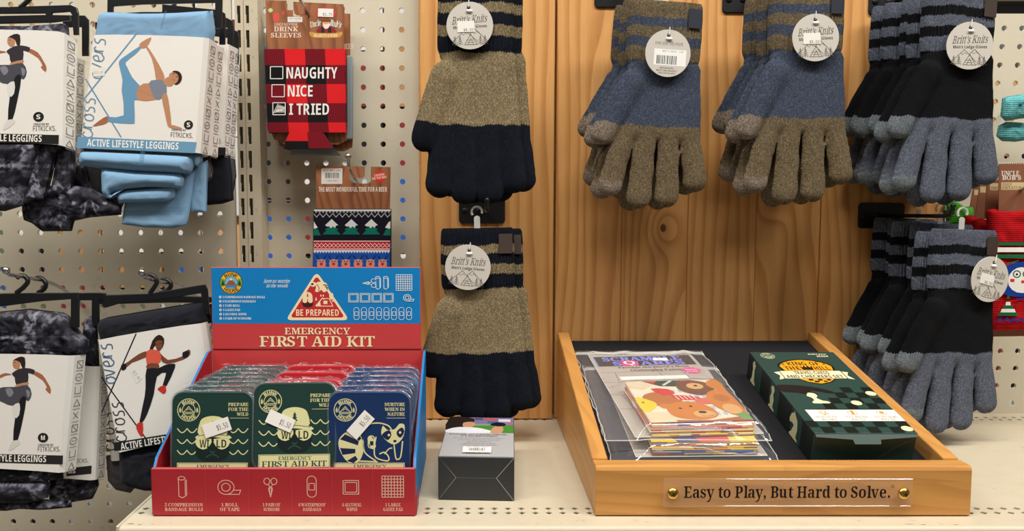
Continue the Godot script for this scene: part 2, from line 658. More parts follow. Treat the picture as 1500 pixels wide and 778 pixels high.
# ---------------------------------------------------------------- pegboard, uprights, shelf
func pegboard(label: String, z: float, x0: float, x1: float, y0: float, y1: float, hole: Vector2, pitch: Vector2, lean := 0.0) -> void:
	var t := thing("pegboard_panel", label, "pegboard", Vector3((x0 + x1) * 0.5, y0, z))
	var b := MB.new()
	var base := Transform3D(Basis(), Vector3(0, 0, z) - t.position)
	var j0 := int(floor((y0 - hole.y) / pitch.y))
	var j1 := int(ceil((y1 - hole.y) / pitch.y))
	for j in range(j0, j1 + 1):
		var cy := hole.y + j * pitch.y
		var sx := hole.x + (cy - hole.y) * lean
		var i0 := int(floor((x0 - sx) / pitch.x))
		var i1 := int(ceil((x1 - sx) / pitch.x))
		for i in range(i0, i1 + 1):
			var c := Vector2(sx + i * pitch.x, cy)
			var lo := Vector2(maxf(c.x - pitch.x * 0.5, x0), maxf(c.y - pitch.y * 0.5, y0))
			var hi := Vector2(minf(c.x + pitch.x * 0.5, x1), minf(c.y + pitch.y * 0.5, y1))
			if hi.x - lo.x < 0.0005 or hi.y - lo.y < 0.0005:
				continue
			if c.x - 0.004 < lo.x or c.x + 0.004 > hi.x or c.y - 0.004 < lo.y or c.y + 0.004 > hi.y:
				b.quad(base * Vector3(lo.x, lo.y, 0), base * Vector3(hi.x, lo.y, 0), base * Vector3(hi.x, hi.y, 0), base * Vector3(lo.x, hi.y, 0), Vector3.BACK)
			else:
				b.cell(base, lo, hi, round_hole(c, 0.0037), 0.004)
	# edges of the sheet
	for e in [[Vector3(x0, y0, 0), Vector3(x0, y1, 0), Vector3.LEFT], [Vector3(x1, y0, 0), Vector3(x1, y1, 0), Vector3.RIGHT], [Vector3(x0, y1, 0), Vector3(x1, y1, 0), Vector3.UP], [Vector3(x0, y0, 0), Vector3(x1, y0, 0), Vector3.DOWN]]:
		var back := Vector3(0, 0, -0.004)
		b.quad(base * e[0], base * e[1], base * (e[1] + back), base * (e[0] + back), e[2])
	part("perforated_board", b.done(), M["beige painted board"], t)

func upright() -> void:
	# two slotted channels side by side between the bays
	var z := 0.034
	for s in [[344.5, 357.0, 351.0, "cream slotted upright beside the hanging leggings", 0.0], [357.6, 378.0, 363.5, "cream slotted upright beside the drink sleeves", 0.0]]:
		var x0 := at(s[0] + 3.0, 200, z).x
		var x1 := at(s[1] + 3.0, 200, z).x
		var xs := at(s[2] + 2.5, 200, z).x
		var t := thing("slotted_upright", s[3], "upright", Vector3((x0 + x1) * 0.5, -0.2, z))
		var b := MB.new()
		var base := Transform3D(Basis(), -t.position + Vector3(0, 0, z))
		var pitch := at(350, 34.0, z).y - at(350, 34.0 + 35.75, z).y
		var y := at(350, 21.0, z).y
		for k in range(-6, 20):
			var c := Vector2(xs, y - k * pitch)
			var lo := Vector2(x0, c.y - pitch * 0.5)
			var hi := Vector2(x1, c.y + pitch * 0.5)
			b.cell(base, lo, hi, square_hole(c, 0.0021, 0.0108), 0.003)
		var top := y + 6.5 * pitch
		var low := y - 19.5 * pitch
		for e in [[x0, Vector3.LEFT], [x1, Vector3.RIGHT]]:
			b.quad(base * Vector3(e[0], low, 0), base * Vector3(e[0], top, 0), base * Vector3(e[0], top, -0.03), base * Vector3(e[0], low, -0.03), e[1])
		b.quad(base * Vector3(x0, low, -0.03), base * Vector3(x0, top, -0.03), base * Vector3(x1, top, -0.03), base * Vector3(x1, low, -0.03), Vector3.FORWARD)
		part("slotted_channel", b.done(), M["cream painted steel"], t)

func shelf() -> void:
	var x0 := -0.312
	var x1 := 0.86
	var z0 := -0.018
	var z1 := 0.372
	var t := thing("metal_shelf", "cream painted metal shelf holding the tray and display box", "shelf", Vector3(0.27, 0.0, 0.0))
	var b := MB.new()
	var off := -t.position
	# the plate seen from above: local x to the right, local y away from the front
	var flat := Transform3D(Basis(Vector3.RIGHT, Vector3(0, 0, -1), Vector3.UP), off)
	var rows := [0.3425, 0.3318, 0.0200, 0.0090]
	var pz := 0.0107
	var px := 0.0125
	var bands := [[z1, rows[0] + pz * 0.5], [rows[1] - pz * 0.5, rows[2] + pz * 0.5], [rows[3] - pz * 0.5, z0]]
	for e in bands:
		b.quad(flat * Vector3(x0, -e[0], 0), flat * Vector3(x1, -e[0], 0), flat * Vector3(x1, -e[1], 0), flat * Vector3(x0, -e[1], 0), Vector3.UP)
	for r in rows:
		var n := int((x1 - x0) / px)
		for i in n:
			var c := Vector2(x0 + (i + 0.5) * (x1 - x0) / n, -r)
			b.cell(flat, c - Vector2((x1 - x0) / n, pz) * 0.5, c + Vector2((x1 - x0) / n, pz) * 0.5, square_hole(c, 0.0035, 0.0032, true), 0.0012)
	# rounded front lip and folded left end
	var prof := []
	for k in 7:
		var w := PI / 2 * k / 6.0
		prof.append(Vector2(z1 + sin(w) * 0.004, -0.004 + cos(w) * 0.004))
	prof.append(Vector2(z1 + 0.004, -0.040))
	for k in prof.size() - 1:
		var d: Vector2 = prof[k + 1] - prof[k]
		var nn := Vector3(0, d.x, -d.y).normalized()
		nn = Vector3(0, absf(nn.y), absf(nn.z))
		b.quad(off + Vector3(x0, prof[k].y, prof[k].x), off + Vector3(x1, prof[k].y, prof[k].x), off + Vector3(x1, prof[k + 1].y, prof[k + 1].x), off + Vector3(x0, prof[k + 1].y, prof[k + 1].x), nn)
	b.box(Vector3(0.003, 0.042, z1 + 0.004), Transform3D(Basis(), off + Vector3(x0 - 0.0015, -0.0198, (z1 + 0.004) * 0.5)), 0.0008)
	part("plate", b.done(), M["cream painted steel"], t)
	# chipped paint along the front edge
	var k := ink(off + Vector3(0, 0, 0), Vector3(0.001, 0, 0), Vector3(0, 0, 0.001))
	var bare := lin("#4a4038")
	for c in [[-305, 368, 7, 1.6], [-296, 370, 4, 1.2], [-285, 369, 3, 0.8], [-270, 366, 2, 0.8], [96, 362, 2, 0.6], [158, 364, 3, 0.5], [392, 369, 9, 0.9], [404, 370, 5, 1.1], [421, 369, 3, 0.6], [433, 370, 5, 0.7], [60, 368, 2, 0.7], [-120, 369, 2, 0.6], [300, 368, 2, 0.5]]:
		k.poly([c[0] - c[2] * 0.5, c[1] + c[3] * 0.2, c[0] - c[2] * 0.2, c[1] - c[3] * 0.5, c[0] + c[2] * 0.3, c[1] - c[3] * 0.3, c[0] + c[2] * 0.5, c[1] + c[3] * 0.3, c[0] + c[2] * 0.1, c[1] + c[3] * 0.5], bare)
	part("paint_chips", k.done(), M["printed paper"], t)
	# a support panel that closes the shelf from below
	b = MB.new()
	b.box(Vector3(x1 - x0 - 0.004, 0.002, z1 - 0.004), Transform3D(Basis(), off + Vector3((x0 + x1) * 0.5, -0.036, z1 * 0.5)), 0.0)
	part("underside", b.done(), M["cream painted steel"], t)

func back_boards() -> void:
	var t := thing("wooden_back_panel", "orange pine board panel standing behind the gloves and tray", "wood panel", at(1000, 612, 0.02) * Vector3(1, 0, 0) + Vector3(0, 0.001, 0.0))
	# pixel limits at mid height, face distance, wood, shift of the grain
	var list := [
		[614.6, 811.0, 0.0205, 1, 0.02], [814.0, 911.2, 0.0165, 3, 0.05], [911.6, 1008.2, 0.0168, 2, 0.0], [1008.6, 1108.4, 0.0164, 1, 0.07], [1108.8, 1202.2, 0.0167, 4, 0.0], [1203.8, 1386.0, 0.0205, 0, 0.03]]
	for p in list:
		var x0 := at(p[0], 300, p[2]).x
		var x1 := at(p[1], 300, p[2]).x
		var b := MB.new()
		var h := 0.66
		var size := Vector3(x1 - x0, h, p[2] - 0.0015)
		var ctr := Vector3((x0 + x1) * 0.5, 0.001 + h * 0.5, 0.0015 + size.z * 0.5)
		b.box(size, Transform3D(Basis(), ctr - t.position), 0.0009, false, Vector2(size.x * 0.5 + p[4], h * 0.5))
		part("plank", b.done(), M["pine_%d" % p[3]], t)
	var bx0 := at(622, 300, 0.001).x
	var bx1 := at(1380, 300, 0.001).x
	var bb := MB.new()
	bb.box(Vector3(bx1 - bx0, 0.655, 0.001), Transform3D(Basis(), Vector3((bx0 + bx1) * 0.5, 0.330, 0.0008) - t.position), 0.0)
	part("backing_sheet", bb.done(), M["pine_0"], t)

func behind_the_boards() -> void:
	# goods on the other side of the pegboard, seen only through its holes
	var b := MB.new()
	var rng := RandomNumberGenerator.new()
	rng.seed = 5
	var tones := ["#dfe3e6", "#2f62b8", "#b98a5a", "#e9e9ea", "#20242b", "#8c2f3a", "#c7d3dc", "#6d7a62", "#d8a878", "#1c1d22", "#f0f0ee"]
	var x := -1.25
	while x < 1.3:
		var w := rng.randf_range(0.05, 0.13)
		var y := -0.5
		while y < (0.85 if x < 0.55 else 0.5):
			var h := rng.randf_range(0.07, 0.17)
			b.col = lin(tones[rng.randi() % tones.size()])
			var d := rng.randf_range(0.08, 0.11)
			b.box(Vector3(w - 0.003, h - 0.003, d), Transform3D(Basis(), Vector3(x + w * 0.5, y + h * 0.5, -0.55 - d * 0.5 - rng.randf() * 0.03)), 0.001)
			y += h
		x += w
	var o := part("merchandise", b.done(), M["printed paper"], self)
	o.set_meta("label", "mixed coloured merchandise glimpsed through the pegboard holes")
	o.set_meta("category", "merchandise")
	o.set_meta("kind", "stuff")

func structure() -> void:
	room()
	ceiling_lamps()
	var z := 0.03
	var py := (at(30, 7.0, z).y - at(30, 368.0, z).y) / 13.0
	pegboard("beige pegboard panel behind the packs of leggings", z, at(-90, 300, z).x, at(345.0, 300, z).x, -0.26, 0.70, Vector2(at(31, 368, z).x, at(31, 368, z).y), Vector2(29.2 * per_pixel(368, z), py))
	z = 0.0
	py = (at(400, 15.4, z).y - at(400, 375.0, z).y) / 13.0
	pegboard("beige pegboard panel behind the drink sleeves", z, at(377, 300, z).x, at(1385, 300, z).x - 0.02, 0.002, 0.70, Vector2(at(395.5, 375, z).x, at(395.5, 375, z).y), Vector2(27.85 * per_pixel(375, z), py))
	z = -0.012
	py = (at(1480, 42, z).y - at(1480, 591, z).y) / 21.0
	pegboard("beige pegboard panel behind the hanging socks", z, at(1376, 300, z).x, at(1640, 300, z).x, 0.0, at(1480, 20, z).y, Vector2(at(1481.5, 590.5, z).x, at(1481.5, 590.5, z).y), Vector2(25.2 * per_pixel(560, z), py), 0.07)
	upright()
	shelf()
	back_boards()
	behind_the_boards()

# ---------------------------------------------------------------- knitted gloves
# Glove frame: x across, y up with the cuff's top at 0, z towards the viewer.  Numbers in millimetres.
const GLOVE_BOX := Rect2(-98, -264, 182, 264)
const GLOVES := {
	"open": {"palm": [2.5, -117, 46.5, 52], "thumb": [-32, -100, 16.5, -64, -164, 14.0],
		"fingers": [[-37, -158, 12.5, -51, -226, 14.5], [-13, -163, 12.5, -17, -240, 14.2], [13, -163, 12.5, 16, -236, 14.2], [37, -156, 12.5, 47, -216, 13.6]]},
	"closed": {"palm": [5, -116, 48, 53], "thumb": [-34, -100, 17, -56, -166, 16],
		"fingers": [[-32, -152, 16.5, -38, -216, 16.5], [-9, -155, 16.5, -9, -222, 16.5], [16, -155, 16.5, 20, -222, 16.5], [38, -150, 16, 47, -210, 15.5]]},
}

func glove_distance(g: Dictionary, x: float, y: float, z: float, wob: FastNoiseLite) -> float:
	var pz := z * 2.3
	var c: Array = g.palm
	var flare := clampf((-70.0 - y) / 70.0, 0.0, 1.0)
	var qx := maxf(absf(x - c[0]) - (lerpf(41.5, c[2], flare) - 17.0), 0.0)
	var qy := maxf(absf(y - c[1]) - (c[3] - 17.0), 0.0)
	var d := sqrt(qx * qx + qy * qy + pz * pz) - 17.0
	var fz := z * 1.75
	var fd := 1e9
	for f in g.fingers:
		var ex: float = f[3] - f[0]
		var ey: float = f[4] - f[1]
		var t := clampf(((x - f[0]) * ex + (y - f[1]) * ey) / (ex * ex + ey * ey), 0.0, 1.0)
		var dx: float = x - f[0] - ex * t
		var dy: float = y - f[1] - ey * t
		var e: float = sqrt(dx * dx + dy * dy + fz * fz) - lerpf(f[2], f[5], t)
		var h1 := maxf(1.0 - absf(fd - e), 0.0)
		fd = minf(fd, e) - h1 * h1 * 0.25
	var h2 := maxf(5.0 - absf(d - fd), 0.0) / 5.0
	d = minf(d, fd) - h2 * h2 * 1.25
	var th: Array = g.thumb
	var tx: float = th[3] - th[0]
	var ty: float = th[4] - th[1]
	var tt := clampf(((x - th[0]) * tx + (y - th[1]) * ty) / (tx * tx + ty * ty), 0.0, 1.0)
	var ux: float = x - th[0] - tx * tt
	var uy: float = y - th[1] - ty * tt
	var tz := (z - 3.2) * 1.75
	var td: float = sqrt(ux * ux + uy * uy + tz * tz) - lerpf(th[2], th[5], tt)
	var h3 := maxf(1.2 - absf(d - td), 0.0) / 1.2
	d = minf(d, td) - h3 * h3 * 0.3
	return d + wob.get_noise_3d(x, y, z) * 1.5

func glove_hand(kind: String) -> ArrayMesh:
	var g: Dictionary = GLOVES[kind]
	var wob := noise(0.03, 77, 2)
	var s := 2.6
	var x0 := -96.0
	var y0 := -262.0
	var z0 := -14.0
	var nx := 69
	var ny := 76
	var nz := 12
	var f := PackedFloat32Array()
	f.resize(nx * ny * nz)
	for k in nz:
		for j in ny:
			for i in nx:
				f[(k * ny + j) * nx + i] = glove_distance(g, x0 + i * s, y0 + j * s, z0 + k * s, wob)
	return surface_net(f, nx, ny, nz, Vector3(x0, y0, z0), s)

# one vertex in each crossed cell, one quad round each crossed edge
func surface_net(f: PackedFloat32Array, nx: int, ny: int, nz: int, o: Vector3, s: float) -> ArrayMesh:
	var ids := PackedInt32Array()
	ids.resize(nx * ny * nz)
	ids.fill(-1)
	var pts := PackedVector3Array()
	var corner := [0, 1, nx, nx + 1, nx * ny, nx * ny + 1, nx * ny + nx, nx * ny + nx + 1]
	var edges := [[0, 1], [2, 3], [4, 5], [6, 7], [0, 2], [1, 3], [4, 6], [5, 7], [0, 4], [1, 5], [2, 6], [3, 7]]
	for k in nz - 1:
		for j in ny - 1:
			for i in nx - 1:
				var at0 := (k * ny + j) * nx + i
				var inside := 0
				for c in corner:
					if f[at0 + c] < 0.0:
						inside += 1
				if inside == 0 or inside == 8:
					continue
				var sum := Vector3.ZERO
				var hits := 0
				for e in edges:
					var a: float = f[at0 + corner[e[0]]]
					var b: float = f[at0 + corner[e[1]]]
					if (a < 0.0) == (b < 0.0):
						continue
					var t := a / (a - b)
					var pa := Vector3(e[0] & 1, (e[0] >> 1) & 1, e[0] >> 2)
					var pb := Vector3(e[1] & 1, (e[1] >> 1) & 1, e[1] >> 2)
					sum += pa.lerp(pb, t)
					hits += 1
				ids[at0] = pts.size()
				pts.append(o + (Vector3(i, j, k) + sum / hits) * s)
	var index := PackedInt32Array()
	var step := [1, nx, nx * ny]
	for k in range(1, nz - 1):
		for j in range(1, ny - 1):
			for i in range(1, nx - 1):
				var at0 := (k * ny + j) * nx + i
				for axis in 3:
					var a := f[at0]
					var b: float = f[at0 + step[axis]]
					if (a < 0.0) == (b < 0.0):
						continue
					var u: int = step[(axis + 1) % 3]
					var w: int = step[(axis + 2) % 3]
					var q := [ids[at0], ids[at0 - u], ids[at0 - u - w], ids[at0 - w]]
					if q.min() < 0:
						continue
					if a < 0.0:
						index.append_array(PackedInt32Array([q[0], q[2], q[1], q[0], q[3], q[2]]))
					else:
						index.append_array(PackedInt32Array([q[0], q[1], q[2], q[0], q[2], q[3]]))
	var nrm := PackedVector3Array()
	nrm.resize(pts.size())
	for k in range(0, index.size(), 3):
		var fn := (pts[index[k + 2]] - pts[index[k]]).cross(pts[index[k + 1]] - pts[index[k]])
		for m in 3:
			nrm[index[k + m]] += fn
	var uvs := PackedVector2Array()
	for k in pts.size():
		nrm[k] = nrm[k].normalized()
		uvs.append(glove_uv(pts[k]))
		pts[k] = pts[k] * 0.001
	var arr := []
	arr.resize(Mesh.ARRAY_MAX)
	arr[Mesh.ARRAY_VERTEX] = pts
	arr[Mesh.ARRAY_NORMAL] = nrm
	arr[Mesh.ARRAY_TEX_UV] = uvs
	arr[Mesh.ARRAY_INDEX] = index
	var m := ArrayMesh.new()
	m.add_surface_from_arrays(Mesh.PRIMITIVE_TRIANGLES, arr)
	return m

func glove_uv(p: Vector3) -> Vector2:
	return Vector2((p.x - GLOVE_BOX.position.x) / GLOVE_BOX.size.x, -p.y / GLOVE_BOX.size.y)

# ribbed cuff: a flattened tube whose wall runs in ribs
func glove_cuff() -> ArrayMesh:
	var b := MB.new()
	var around := 176
	var rows := 22
	var ribs := 44
	var grid := []
	for j in rows + 1:
		var t := float(j) / rows
		var y := -t * 80.0
		var hw := 41.0 + sin(t * PI) * 1.0 - smoothstep(0.86, 1.0, t) * 3.0
		var hz := 7.2 - 0.4 * sin(t * 7.0) - smoothstep(0.86, 1.0, t) * 2.2
		if j == 0:
			hw -= 0.8
		var ring := []
		for i in around:
			var a := TAU * i / around
			var r := 1.0 + 0.0
			var e := Vector2(signf(cos(a)) * pow(absf(cos(a)), 0.72), signf(sin(a)) * pow(absf(sin(a)), 0.8))
			var rib := (0.5 + 0.5 * cos(TAU * i / around * ribs)) * 1.8 * smoothstep(0.0, 0.06, t) + sin(t * 22.0 + 3.0 * cos(a)) * 0.25
			var p := Vector3(e.x * (hw + rib * 0.6), y, e.y * (hz + rib) * r)
			ring.append(p)
		grid.append(ring)
	for j in rows:
		for i in around:
			var k := (i + 1) % around
			var p0: Vector3 = grid[j][i]
			var p1: Vector3 = grid[j][k]
			var p2: Vector3 = grid[j + 1][k]
			var p3: Vector3 = grid[j + 1][i]
			var q := []
			for w in [[j, i], [j, k], [j + 1, k], [j + 1, i]]:
				var l: Vector3 = grid[w[0]][(w[1] + around - 1) % around]
				var r2: Vector3 = grid[w[0]][(w[1] + 1) % around]
				var up: Vector3 = grid[maxi(w[0] - 1, 0)][w[1]]
				var dn: Vector3 = grid[mini(w[0] + 1, rows)][w[1]]
				var nn := (r2 - l).cross(up - dn).normalized()
				if nn.dot(Vector3(grid[w[0]][w[1]].x * 0.1, 0, grid[w[0]][w[1]].z)) < 0.0:
					nn = -nn
				q.append(nn)
			b.quad4(p0 * 0.001, p1 * 0.001, p2 * 0.001, p3 * 0.001, q[0], q[1], q[2], q[3], glove_uv(p0), glove_uv(p1), glove_uv(p2), glove_uv(p3))
	# the mouth turns inwards
	for i in around:
		var k := (i + 1) % around
		var p0: Vector3 = grid[0][i]
		var p1: Vector3 = grid[0][k]
		var q0 := Vector3(p0.x * 0.95, -14.0, p0.z * 0.45)
		var q1 := Vector3(p1.x * 0.95, -14.0, p1.z * 0.45)
		b.quad(p0 * 0.001, p1 * 0.001, q1 * 0.001, q0 * 0.001, Vector3.UP, glove_uv(p0), glove_uv(p1), glove_uv(q1), glove_uv(q0))
	return b.done()

func glove_zones(base: String, stripe: String, tip: String, heather: float, seed_number: int, touch: bool) -> ImageTexture:
	var w := 364
	var h := 528
	var im := Image.create(w, h, false, Image.FORMAT_RGB8)
	var fleck := noise(0.35, seed_number, 2)
	var slow := noise(0.02, seed_number + 5, 2)
	var ca := Color(base)
	var cb := Color(stripe)
	var ct := Color(tip)
	for j in h:
		for i in w:
			var x := GLOVE_BOX.position.x + i * 0.5
			var y := j * 0.5
			# stitches step the borders
			var yy := y + (0.9 if (i / 3) % 2 == 0 else 0.0) + slow.get_noise_2d(i, 0) * 3.0
			var c := ca
			if yy > 20 and yy < 31 or yy > 44 and yy < 56 or yy > 73 and yy < 152:
				c = cb
			if x < -50.0 - maxf(0.0, y - 168.0) * 0.25 and yy > 150 and yy < 187:
				c = ct
			if touch and x < -33.0 and yy > 221:
				c = ct
			var stitch := fleck.get_noise_2d(float(i / 2) * 2.7, float(j / 3) * 4.1)
			var fibre := fleck.get_noise_2d(i * 2.0 + 400.0, j * 0.8)
			var s := (stitch * 0.75 + fibre * 0.35) * heather
			c = c.lerp(Color(minf(c.r * 1.55 + 0.05, 1), minf(c.g * 1.5 + 0.05, 1), minf(c.b * 1.45 + 0.05, 1)), maxf(s, 0.0)) if s > 0.0 else c.lerp(c * 0.55, -s)
			im.set_pixel(i, j, c)
	return ImageTexture.create_from_image(im)

func glove_relief() -> ImageTexture:
	var w := 728
	var h := 1056
	var im := Image.create(w, h, false, Image.FORMAT_L8)
	for i in w:
		var u := fposmod(i * 0.25 / 1.7, 1.0)
		var arch := absf(u - 0.5) * 1.1
		var rod := 0.35 + 0.65 * sin(fposmod(u * 2.0, 1.0) * PI)
		for j in h:
			var v := fposmod(j * 0.25 / 1.35 - arch, 1.0)
			var hgt := sin(v * PI) * rod
			im.set_pixel(i, j, Color(hgt, hgt, hgt))
	return ImageTexture.create_from_image(im)

func hang_tag(t: Node3D, back_side: bool, price: String, where: Vector3, turn: Basis) -> void:
	var xf := Transform3D(turn, where)
	var b := MB.new()
	var o := PackedVector2Array()
	for k in 40:
		o.append(Vector2(cos(TAU * k / 40), sin(TAU * k / 40)) * 0.0262)
	b.slab(o, -0.0004, 0.0004, xf, 0.00015, true)
	var tag := part("hang_tag", b.done(), M["tag card"], t)
	var u := 0.0262 / 82.0
	var k := ink(xf * Vector3(0, 0, 0.0004), turn.x * u, -turn.y * u)
	var dark := lin("#4a4540")
	if back_side:
		k.words("one size fits most", -48, -42, 52, -28, lin("#6b665e"), "sans")
		k.rect(-50, -14, 66, 42, lin("#eeeeec"))
		k.words("BRIT'S KNITS  1105", -20, -10, 56, -4, dark, "mono")
		var x := -40.0
		var r := RandomNumberGenerator.new()
		r.seed = 4
		while x < 32.0:
			var w := r.randf_range(1.2, 4.0)
			k.rect(x, 8, x + w, 38, lin("#3a3836"))
			x += w + r.randf_range(1.5, 3.5)
		for e in [[-26, 48, 24, 54], [-38, 57, 36, 63], [-30, 66, 30, 71]]:
			k.words("MADE IN CHINA 100% ACRYLIC", e[0], e[1], e[2], e[3], lin("#57524b"), "sans")
	else:
		k.words("Britt's Knits", -60, -36, 62, -8, dark, "serif", -0.05, 0.25)
		k.words("Men's Lodge Gloves", -58, -2, 60, 13, dark, "bold", -0.03)
		var art := lin("#5b564f")
		k.stroke([-62, 56, -18, 14, 26, 56], 1.8, art)
		k.stroke([-2, 30, 18, 12, 62, 56], 1.8, art)
		k.stroke([-30, 26, -24, 32, -16, 24, -8, 30], 1.2, art)
		k.stroke([8, 22, 16, 28, 24, 20, 32, 28], 1.2, art)
		k.stroke([-20, 66, 2, 30, 24, 66, -20, 66], 1.8, art)
		k.stroke([-8, 66, 2, 44, 12, 66], 1.6, art)
		k.stroke([-10, 58, 14, 58], 1.4, art)
		k.stroke([-14, 50, 10, 50], 1.2, art)
		for tx in [-54.0, -36.0, 36.0, 52.0]:
			k.stroke([tx, 34, tx, 68], 1.6, art)
			for q in 4:
				k.stroke([tx - 4 - q * 2.2, 44 + q * 7, tx, 38 + q * 7, tx + 4 + q * 2.2, 44 + q * 7], 1.4, art)
	k.disc(-2, -62, 6, 6, lin("#2e2c2a"))
	part("print", k.done(), M["printed paper"], tag)
	if price and not back_side:
		b = MB.new()
		b.box(Vector3(60 * u, 38 * u, 0.0002), xf * Transform3D(Basis(), Vector3(-14 * u, -3 * u, 0.0008)), 0.0)
		var st := part("price_sticker", b.done(), M["white paper"], tag)
		var k2 := ink(xf * Vector3(-14 * u, -3 * u, 0.0009), turn.x * u, -turn.y * u)
		k2.words(price, -8, 6, 26, 17, lin("#5a5a60"), "mono")
		part("lettering", k2.done(), M["printed paper"], st)
	# white plastic barb through the eyelet
	b = MB.new()
	b.tube([xf * Vector3(-2 * u, 62 * u, 0.0004), xf * Vector3(-2 * u, 64 * u, 0.0022), xf * Vector3(0, 90 * u, 0.0012)], 0.0005, 6)
	b.ball(xf * Vector3(0, 50 * u, 0.0014), 0.0032, 10, Vector3(1.2, 0.55, 0.4))
	part("tag_pin", b.done(), M["white plastic"], tag)

var glove_parts := {}

# a pair on its clip; `lag` moves the second glove behind the first
func glove_pair(label: String, group: String, colour: String, kind: String, where: Vector3, roll: float, yaw: float, lag: Vector3, tag: Array, patch := "#3d302a", tall := 0.92) -> Node3D:
	var t := thing("knit_gloves", label, "gloves", where, group)
	t.rotation = Vector3(0, deg_to_rad(yaw), deg_to_rad(roll))
	for s in 2:
		var g := part("glove", glove_parts[kind], M["knit " + colour], t, Transform3D(Basis().scaled(Vector3(1, tall, 1)), lag * s))
		part("cuff", glove_parts["cuff"], M["knit " + colour], g)
		if patch == "":
			continue
		var b := MB.new()
		b.slab(round_rect(0.0235, -0.031, 0.0395, -0.0075, 0.0012), 0.0072, 0.0086, Transform3D(Basis(Vector3.UP, 0.16), Vector3(0.0, 0, 0.0048)), 0.0003)
		part("leather_patch", b.done(), M["patch " + patch], g)
	# clear hanger clip at the top
	var b := MB.new()
	b.slab(round_rect(-0.0035, -0.02, 0.0035, 0.014, 0.003), -0.0005, 0.0005, Transform3D(Basis(), Vector3(0, 0, -0.004)), 0.0001)
	var arc := []
	for k in 13:
		var w := -0.3 + (PI + 0.9) * k / 12.0
		arc.append(Vector3(cos(w) * 0.0062, 0.0185 + sin(w) * 0.0062, -0.004))
	b.tube(arc, 0.0015, 6)
	part("hanger_clip", b.done(), M["milky plastic"], t)
	if tag:
		var off: Vector2 = tag[2] if tag.size() > 2 else Vector2(0.0, -0.06)
		var swing: float = tag[3] if tag.size() > 3 else 0.0
		hang_tag(t, tag[0], tag[1], Vector3(off.x, off.y, 0.0145), Basis(Vector3.UP, deg_to_rad(swing)) * Basis(Vector3.BACK, deg_to_rad(tag[4] if tag.size() > 4 else 0.0)))
	return t

func peg(label: String, where: Vector3, reach: float, group := "") -> void:
	# black plate screwed to the wood, one prong with an upturned end
	var t := thing("display_hook", label, "hook", where, group)
	var b := MB.new()
	b.slab(round_rect(-0.030, -0.0165, 0.030, 0.0165, 0.005), 0.0, 0.0028, Transform3D(), 0.0007)
	part("plate", b.done(), M["black plastic"], t)
	b = MB.new()
	b.tube(smooth3([Vector3(0.004, 0, 0.002), Vector3(0.004, 0.001, reach * 0.5), Vector3(0.004, 0.002, reach - 0.012), Vector3(0.004, 0.007, reach - 0.002), Vector3(0.004, 0.013, reach)]), 0.0024, 10)
	b.ball(Vector3(0.004, 0.0135, reach), 0.0032, 10)
	part("prong", b.done(), M["black steel"], t)
	for s in [-0.018, 0.0]:
		b = MB.new()
		b.ball(Vector3(s - 0.004, 0.0, 0.003), 0.0042, 12, Vector3(1, 1, 0.45))
		part("screw", b.done(), M["black steel"], t)

